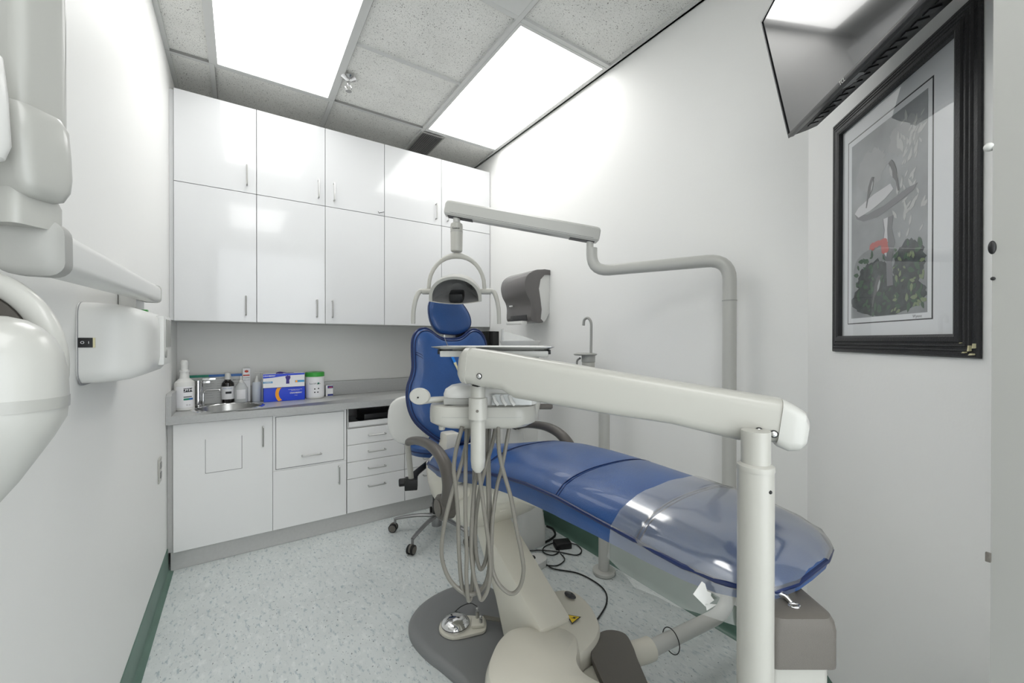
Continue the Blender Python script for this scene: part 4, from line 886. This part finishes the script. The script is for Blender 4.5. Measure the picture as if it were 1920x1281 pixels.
obj('hook_spout', tube(NB(), smooth([(1.62, 1.625, 1.18), (1.62, 1.623, 1.30), (1.62, 1.625, 1.355), (1.617, 1.645, 1.381), (1.613, 1.67, 1.372), (1.612, 1.677, 1.34)], 6), .0075, 12), 'shadegrey', t)
obj('side_nozzle', tube(NB(), smooth([(1.60, 1.69, 1.155), (1.598, 1.712, 1.14), (1.60, 1.715, 1.11), (1.602, 1.705, 1.09)], 4), .006, 10), 'shadegrey', t)

# ------------------------------------------------------------------ floor clutter
t = thing('power_adapter', 'small black power adapter on the floor by the green baseboard', 'adapter', (1.62, 1.86, 0))
obj('body', box(NB(), -.05, .05, -.035, .035, .001, .036, bev=.005, T=fr2((1.62, 1.865, 0), -.4)), 'black', t)
q = NB(); tube(q, smooth([(1.585, 1.85, .016), (1.55, 1.82, .006), (1.50, 1.82, .006), (1.48, 1.87, .006), (1.52, 1.915, .006), (1.60, 1.925, .006), (1.65, 1.905, .012)], 6), .0032, 8)
tube(q, smooth([(1.36, 1.95, .006), (1.42, 1.93, .006), (1.48, 1.89, .0095), (1.56, 1.82, .006), (1.62, 1.74, .006), (1.68, 1.76, .006), (1.70, 1.82, .008), (1.665, 1.85, .016)], 6), .0032, 8)
tube(q, smooth([(1.44, 1.84, .0095), (1.40, 1.78, .006), (1.45, 1.72, .006), (1.53, 1.74, .006), (1.55, 1.80, .0095)], 6), .0032, 8)
obj('cord', q, 'rubber', t)
tag(obj('power_cable', tube(NB(), smooth([(1.30, 2.06, .0075), (1.42, 1.98, .0075), (1.54, 1.955, .0075), (1.66, 1.985, .0075), (1.71, 2.06, .0075), (1.705, 2.12, .0075)], 8), .0065, 10), 'rubber'), 'thick black cord curling on the floor behind the chair', 'cord')
t = thing('foot_switch', 'small white oval foot switch with a black button on the floor', 'foot switch', (1.37, 1.80, 0))
so = [(p.x, p.y) for p in smooth([(-.06, -.04, 0), (-.065, .02, 0), (-.03, .055, 0), (.03, .05, 0), (.065, .01, 0), (.06, -.03, 0), (.02, -.055, 0)], 4, True)]
G2 = Matrix.Translation((1.37, 1.80, .001)) @ Matrix.Rotation(.3, 4, 'Z')
q = rings(NB(), [[G2 @ Vector((x*s, y*s, z)) for x, y in so] for s, z in ((1, 0), (1.0, .022), (.95, .034), (.8, .040), (.3, .042))]); obj('body', q, 'bright', t)
q = NB(); lathe(q, [(0, 0), (.020, 0), (.018, .006), (0, .008)], (-.02, .012, .041), 20, T=G2); obj('button', q, 'black', t)
tag(obj('switch_cable', tube(NB(), smooth([(1.405, 1.745, .012), (1.42, 1.70, .007), (1.50, 1.60, .006), (1.52, 1.48, .006), (1.50, 1.40, .006), (1.44, 1.34, .006), (1.36, 1.30, .006), (1.27, 1.27, .006), (1.20, 1.25, .012), (1.16, 1.22, .04)], 8), .0036, 8), 'rubber'), 'black cable curving over the floor from the white foot switch to the chair base', 'cable')

# ------------------------------------------------------------------ framed picture on the diagonal wall
t = thing('framed_picture', 'framed print of birds at a stone birdbath in a ridged black frame', 'picture', dg(.48, 0, 1.22))
u0, u1, z0, z1 = .181, .714, 1.221, 1.955
def dpoly(poly, a, b): return prism(NB(), poly, lambda u, v, w: dg(u, w, v), a, b)
q = NB(); pf = [(0, .0015), (0, .006), (.003, .009), (.009, .0105), (.011, .0085), (.013, .0085), (.015, .0125), (.018, .0125), (.020, .0100), (.022, .0100), (.024, .014), (.028, .014), (.030, .012), (.032, .012), (.034, .0165), (.044, .018), (.050, .0155), (.050, .004), (.045, .0015)]
cor = [(u0, z0, 1, 1), (u1, z0, -1, 1), (u1, z1, -1, -1), (u0, z1, 1, -1)]
rings(q, [[dg(a+s*d, off, z+k*d) for d, off in pf] for a, z, s, k in cor], loop=True)
fr_ = obj('frame', q, 'frame', t, ang=25)
q = NB()
for du, dz, w_, h_ in ((.004, .006, .010, .004), (.012, .014, .004, .012), (.022, .010, .008, .003), (.03, .03, .006, .002), (.002, .02, .003, .010)):
    merge(q, dpoly([(u1-du-w_, z0+dz), (u1-du, z0+dz+.001), (u1-du, z0+dz+h_), (u1-du-w_*.6, z0+dz+h_)], .0100, .0150))
obj('chipped_corner', q, 'chip', fr_, label='pale chips in the lower corner')
obj('mat_board', dpoly([(u0+.044, z0+.044), (u1-.044, z0+.044), (u1-.044, z1-.044), (u0+.044, z1-.044)], .0016, .0030), 'mat_board', t)
ax0, ax1, az0, az1 = .279, .576, 1.323, 1.842
obj('line_border', dpoly([(ax0-.020, az0-.017), (ax1+.016, az0-.017), (ax1+.016, az1+.020), (ax0-.020, az1+.020)], .0030, .0033), 'dark_ink', t)
obj('inner_mat', dpoly([(ax0-.016, az0-.014), (ax1+.012, az0-.014), (ax1+.012, az1+.016), (ax0-.016, az1+.016)], .0033, .0036), 'mat_board', t)
art = obj('print_sheet', dpoly([(ax0, az0), (ax1, az0), (ax1, az1), (ax0, az1)], .0036, .0040), 'art', t, label='misty grey garden print')
def A(name, poly, m, k=0, lab=None): return obj(name, dpoly([(ax0+u*(ax1-ax0), az0+v*(az1-az0)) for u, v in poly], .0040+k*.0002, .0042+k*.0002), m, art, label=lab)
rnd = random.Random(7)
def blob(cu, cv, ru, rv, n=22, j=.25): return [(min(.998, max(.002, cu+ru*math.cos(2*PI*i/n)*(1+rnd.uniform(-j, j)))), min(.998, max(.002, cv+rv*math.sin(2*PI*i/n)*(1+rnd.uniform(-j, j))))) for i in range(n)]
def addp(q, poly, k): merge(q, dpoly([(ax0+u*(ax1-ax0), az0+v*(az1-az0)) for u, v in poly], .0040+k*.0002, .0042+k*.0002))
q = NB(); addp(q, blob(.5, .10, .49, .10, 60, .05), 0); addp(q, blob(.36, .20, .25, .10, 50, .10), 1); addp(q, blob(.80, .24, .18, .11, 50, .10), 1.5); obj('painted_foliage', q, 'art_dark', art)
q = NB(); addp(q, blob(.30, .80, .22, .10, 50, .15), 0); addp(q, blob(.75, .86, .20, .08, 50, .15), 0); obj('painted_cloud', q, mat('painted_cloud', (160, 162, 163), .8, var=.1, vscale=10), art)
def leaf(q, u, v, L, a, k, w=.25):
    c, s = math.cos(a), math.sin(a); pts = [(0, 0), (.3, w), (.7, w*.7), (1, 0), (.7, -w*.7), (.3, -w)]
    addp(q, [(min(.998, max(.002, u+L*(x*c-y*s)*1.7)), min(.998, max(.002, v+L*(x*s+y*c)))) for x, y in pts], k)
q = NB()
for i in range(95): leaf(q, rnd.uniform(.10, .95), rnd.uniform(.02, .33), rnd.uniform(.022, .055), rnd.uniform(0, 6.28), 2+rnd.random()*.8)
obj('painted_leaves', q, 'leafg', art)
q = NB()
for i in range(30): leaf(q, rnd.uniform(.62, .96), rnd.uniform(.02, .30), rnd.uniform(.018, .045), rnd.uniform(0, 6.28), 3+rnd.random()*.8)
obj('painted_leaves', q, 'leafl', art)
q = NB()
for i in range(60): leaf(q, rnd.uniform(.66, .95), rnd.uniform(.36, .93), rnd.uniform(.03, .07), rnd.uniform(.3, 2.2), 2+rnd.random()*.8, .16)
obj('painted_bough', q, 'palm', art)
q = NB(); addp(q, [(.06, .60), (.09, .565), (.2, .535), (.4, .525), (.62, .545), (.85, .575), (.90, .60), (.78, .60), (.5, .57), (.25, .565)], 3)
addp(q, [(.48, .50), (.62, .50), (.60, .44), (.64, .36), (.60, .27), (.62, .15), (.54, .15), (.53, .27), (.47, .34), (.50, .44)], 3); obj('painted_birdbath', q, 'stone_d', art)
q = NB(); addp(q, [(.06, .60), (.12, .625), (.35, .655), (.58, .665), (.62, .63), (.5, .60), (.3, .575), (.12, .57)], 4); addp(q, [(.49, .50), (.55, .50), (.54, .44), (.55, .36), (.53, .30), (.48, .34), (.51, .44)], 4)
obj('painted_birdbath', q, 'stone', art)
def birdie(u, v, s, fl, m, m2):
    q = NB(); f = lambda P: [(u+fl*a*s*1.6, v+b*s) for a, b in P]
    addp(q, f([(0, .5), (.10, .60), (.20, .57), (.26, .52), (.20, .50), (.22, .36), (.14, .14), (0, .02), (-.10, -.1), (-.20, -.42), (-.26, -.42), (-.18, -.02), (-.12, .28)]), 5); o = obj('painted_bird', q, m, art)
    q = NB(); addp(q, f([(.17, .46), (.21, .36), (.14, .15), (.04, .06), (.06, .25)]), 6); obj('breast', q, m2, o) if False else obj('painted_bird', q, m2, art)
birdie(.30, .665, .15, 1, 'bird', 'birdl'); birdie(.62, .68, .17, -1, 'bird', 'birdl'); birdie(.40, .12, .16, 1, 'bird', 'birdl')
q = NB()
for i in range(9): addp(q, blob(rnd.uniform(.30, .55), rnd.uniform(.335, .385), .045, .018, 12, .3), 5+rnd.random()*.5)
obj('painted_flowers', q, 'petal', art, label='red flowers')
q = NB(); text(q, 'Wynne', .010, Matrix(((DV.x, 0, DN.x, dg(.545, .0039, 0).x), (DV.y, 0, DN.y, dg(.545, .0039, 0).y), (0, 1, 0, 1.3155), (0, 0, 0, 1))), .0002); obj('signature', q, 'grey_ink', art)
q = NB(); q.faces.new([q.verts.new(dg(a, .0070, b)) for a, b in ((u0+.0495, z0+.0495), (u1-.0495, z0+.0495), (u1-.0495, z1-.0495), (u0+.0495, z1-.0495))]); obj('glass_pane', q, 'glass', t)

# ------------------------------------------------------------------ television above the picture
tp, tz = .275, 1.892
W_, H_, tau = .62, .375, math.radians(13)
org = dg(tp, .17, tz); ex = (DV+Vector((0, 0, -.045))).normalized(); nn = (DN*math.cos(tau)-Vector((0, 0, 1))*math.sin(tau)).normalized()
uu = ex.cross(nn).normalized(); uu = uu if uu.z > 0 else -uu
TT = Matrix(((ex.x, nn.x, uu.x, org.x), (ex.y, nn.y, uu.y, org.y), (ex.z, nn.z, uu.z, org.z), (0, 0, 0, 1)))   # x along, y out of the screen, z up
t = thing('television', 'black flat television tilted down over the framed picture', 'television', org)
q = NB(); box(q, 0, W_, -.012, 0, 0, H_, bev=.002, T=TT); obj('panel_housing', q, 'bezel', t)
q = NB(); box(q, .008, W_-.008, .0003, .0012, .012, H_-.008, T=TT); obj('screen', q, 'screen', t, label='dark reflecting screen')
q = NB(); box(q, 0, W_, 0, .004, -.001, .010, bev=.001, T=TT); box(q, 0, .006, 0, .004, .0105, H_, T=TT); box(q, W_-.006, W_, 0, .004, .0105, H_, T=TT); box(q, .0065, W_-.0065, 0, .004, H_-.006, H_, T=TT); bz = obj('bezel', q, 'bezel', t)
q = NB(); text(q, 'TCL', .013, TT @ Matrix.Translation((.30, .0046, .0045)) @ Matrix.Rotation(PI, 4, 'Z') @ FRONT if False else TT @ Matrix.Translation((.30, .0046, .0046)) @ Matrix(((-1, 0, 0, 0), (0, 0, 1, 0), (0, 1, 0, 0), (0, 0, 0, 1))) @ Matrix.Rotation(PI, 4, 'Y') @ Matrix.Rotation(0, 4, 'Z'), .0003)
obj('logo', q, 'bright', bz, label='white letters')
q = NB(); rings(q, [[TT @ Vector((x, y, z)) for x, z in ((.006+s, .002+s*.25), (W_-.006-s, .002+s*.25), (W_-.006-s, H_-.03-s), (.006+s, H_-.03-s))] for y, s in ((-.0125, 0), (-.045, .004), (-.070, .012), (-.080, .05))]); obj('rear_housing', q, 'black', t)
q = NB()
for i in range(18): box(q, .05+i*.03, .068+i*.03, -.050, -.030, .0, .006, T=TT)
obj('vent_slots', q, 'bezel', t)
q = NB(); prism(q, [(.26, -.014), (.33, -.014), (.32, -.036), (.27, -.036)], lambda u, v, w: TT @ Vector((u, v, w)), .001, .0035); obj('sensor_plate', q, 'alu', t)
q = NB(); tube(q, [TT @ Vector((W_/2, -.075, .2)), dg(tp+W_/2, .06, tz+.2), dg(tp+W_/2, .002, tz+.2)], .018, 12); obj('wall_bracket', q, 'black', t)

# ------------------------------------------------------------------ marks on the near jamb
q = NB(); ball(q, (.963, .108, 1.557), .0075, (1, 1, .9)); tag(obj('door_bumper', q, 'bright'), 'little white round bumper high on the near door jamb at right', 'bumper')
q = NB(); ball(q, (.957, .105, 1.400), .0065, (.7, .7, 1.6)); tag(obj('strike_plate', q, 'black'), 'small black half round plate on the edge of the near door jamb', 'plate')
q = NB(); ball(q, (.956, .104, 1.352), .0028); tag(obj('jamb_screw', q, 'black'), 'tiny dark screw below the black plate on the near jamb', 'screw')
q = NB(); box(q, .951, .957, .104, .110, .917, .931, bev=.001); tag(obj('jamb_catch', q, 'greige'), 'small dark catch low on the near door jamb', 'catch')

# ------------------------------------------------------------------ x-ray controller on the left wall
t = thing('xray_control_box', 'white rounded wall box with a black power switch on the left wall', 'control box', (XL, 1.6, 1.14))
q = NB(); rs = []
for s, x in ((1.0, XL+.0005), (1.0, XL+.03), (.985, XL+.06), (.94, XL+.09), (.86, XL+.112), (.72, XL+.125), (.4, XL+.130)):
    rs.append([Vector((x, 1.605+a*s, 1.247+b*s*(1 if b > 0 else .95)-.0)) for a, b in rr_(.205, .104, .035)])
rings(q, rs); obj('housing', q, 'bright', t, ang=50)
obj('seam', rings(NB(), [[Vector((x, 1.605+a*1.003, 1.247+b*1.003)) for a, b in rr_(.205, .104, .035)] for x in (XL+.0025, XL+.0045)]), 'grey_ink', t)
q = NB(); box(q, XL+.004, XL+.030, 1.3975, 1.4005, 1.238, 1.262, bev=.001); sw = obj('power_switch', q, 'black', t, label='black rocker switch')
q = NB(); TSW = front(XL+.012, 1.3972, 1.250); text(q, 'O', .009, TSW); text(q, 'I', .009, front(XL+.023, 1.3972, 1.250)); obj('lettering', q, 'white_card', sw)
q = NB(); box(q, XL+.03, XL+.034, 1.398, 1.4005, 1.238, 1.262); obj('switch_edge', q, 'chip', sw)
q = NB(); box(q, -.213, -.192, 1.60, 1.74, 1.18, 1.33, bev=.006); pn = obj('control_panel', q, 'bright', t)
q = NB(); box(q, -.192, -.190, 1.63, 1.725, 1.235, 1.32, bev=.0008); cyl(q, (-.192, 1.62, 1.215), (-.189, 1.62, 1.215), .013, 18); obj('display', q, 'shadegrey', pn)
q = NB(); box(q, -.26, -.245, 1.70, 1.72, 1.342, 1.352); obj('green_mark', q, 'green_lid', t)

# ------------------------------------------------------------------ x-ray arm and head, near left
t = thing('xray_unit', 'white wall mounted dental x-ray with folding arm and rounded head in the left foreground', 'x-ray machine', (-.26, 1.9, 1.3))
def seg2(a, b, rs_): # box-ish beam with rounded section from a to b
    a, b = Vector(a), Vector(b); d = (b-a); L = d.length; ex = d.normalized(); ey = Vector((0, 0, 1)).cross(ex).normalized(); ez = ex.cross(ey)
    T = Matrix(((ex.x, ey.x, ez.x, a.x), (ex.y, ey.y, ez.y, a.y), (ex.z, ey.z, ez.z, a.z), (0, 0, 0, 1)))
    return rings(NB(), [[T @ Vector((L*s, p, q_)) for p, q_ in rr_(w_, h_, c_)] for s, w_, h_, c_ in rs_]), T, L
q, T1, L1 = seg2((-.219, .775, 1.375), (-.266, 1.93, 1.422), ((0, .026, .030, .016), (1, .026, .030, .018))); obj('extension_arm', q, 'bright', t)
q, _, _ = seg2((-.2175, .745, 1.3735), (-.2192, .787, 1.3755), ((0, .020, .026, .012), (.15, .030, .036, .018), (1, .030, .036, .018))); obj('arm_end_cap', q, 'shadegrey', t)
q, _, _ = seg2((-.2655, 1.92, 1.4215), (-.267, 1.952, 1.423), ((0, .028, .032, .014), (1, .026, .030, .014))); obj('arm_end_cap', q, 'enamel', t)
q = NB(); box(q, XL+.0005, -.285, 1.80, 1.93, 1.36, 1.47, bev=.01); obj('wall_bracket', q, 'bright', t)
V = Vector
def LL(a, b, z): return LF(a, b, z)      # a sideways, b away from the doorway, z up
q = NB(); rings(q, [[LL(-.612+a*s, .50+b*s, z) for a, b in rr_(.031, .028, .010)] for z, s in ((1.395, 1.0), (1.425, 1.0), (1.445, .80), (1.475, .75), (1.51, .80))]); obj('neck', q, 'xgrey_shade', t)
q = NB(); rs = []
for z, xa, xb, hb in ((1.423, -.578, -.552, .014), (1.427, -.585, -.545, .022), (1.44, -.592, -.541, .028), (1.47, -.598, -.541, .031), (1.50, -.605, -.5425, .032), (1.53, -.625, -.545, .032), (1.545, -.640, -.553, .030), (1.552, -.642, -.60, .027)):
    rs.append([LL((xa+xb)/2+a-.026, .50+b, z-.006+(.012 if z < 1.45 else 0)) for a, b in rr_((xb-xa)/2, hb, min((xb-xa)/2, hb)*.55)])
rings(q, rs); obj('knuckle', q, 'xgrey_shade', t, ang=50)
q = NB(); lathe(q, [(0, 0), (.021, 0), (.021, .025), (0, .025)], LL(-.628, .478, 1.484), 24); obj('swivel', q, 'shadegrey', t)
q = NB(); rings(q, [[LL(-.634+a, .515+b, z) for a, b in rr_(.043, .030, .014)] for z in (1.525, 2.25)]); obj('upper_arm', q, 'xgrey_shade', t)
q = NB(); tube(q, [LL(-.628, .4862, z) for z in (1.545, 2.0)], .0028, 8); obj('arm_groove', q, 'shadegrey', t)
q = NB(); rings(q, [[LL(-.580+a*s, .44+b*s, z) for a, b in rr_(.022, .020, .016)] for z, s in ((1.45, .3), (1.458, .8), (1.475, 1), (1.53, .9), (1.57, .75), (1.58, .4))]); obj('side_arm', q, 'bright', t)
# tube head
sil = [(1.282, 35, .2), (1.278, 62, 1), (1.270, 84, 1), (1.258, 103, 1), (1.243, 115, 1), (1.222, 122, 1), (1.195, 124, 1), (1.172, 120, 1), (1.150, 100, 1), (1.123, 64, 1), (1.100, 33, 1), (1.079, 0, 1), (1.05, -50, .9), (1.03, -110, .7)]
q = NB(); rs = []
for i, (z, px, k) in enumerate(sil):
    edge = (px-960)/757.85*.42; ctr = -.53 if z > 1.15 else -.53-(1.15-z)*.62
    r_ = max(.006, edge-ctr); rs.append([LL(ctr-.018+r_*math.cos(a), .42+.8*r_*math.sin(a), z) for a in [2*PI*j/36 for j in range(36)]])
rings(q, rs); hd = obj('tube_head', q, 'enamel', t, ang=60)
q = NB(); rs = []
for z, px in ((1.196, 124.8), (1.190, 125), (1.184, 124.5)):
    r_ = (px-960)/757.85*.42+.53; rs.append([LL(-.548+r_*math.cos(a), .42+.8*r_*math.sin(a), z) for a in [2*PI*j/36 for j in range(36)]])
rings(q, rs); obj('seam', q, 'xgrey_shade', hd)
ya = [LL(-.645+.108*math.cos(a), .475, 1.226+.104*math.sin(a)) for a in [math.radians(-12+102*i/16) for i in range(17)]]
obj('yoke', tube(NB(), ya, .0135, 14, sq=(1.0, .8), up=(0, 0, 1)), 'enamel', t)
q = NB(); cyl(q, LL(-.640, .468, 1.226), LL(-.640, .478, 1.226), .090, 48); obj('angle_scale', q, 'armrest', t, label='dark grey dial ring')
q = NB(); cyl(q, LL(-.640, .462, 1.226), LL(-.640, .468, 1.226), .060, 40); obj('dial_hub', q, 'enamel', t)
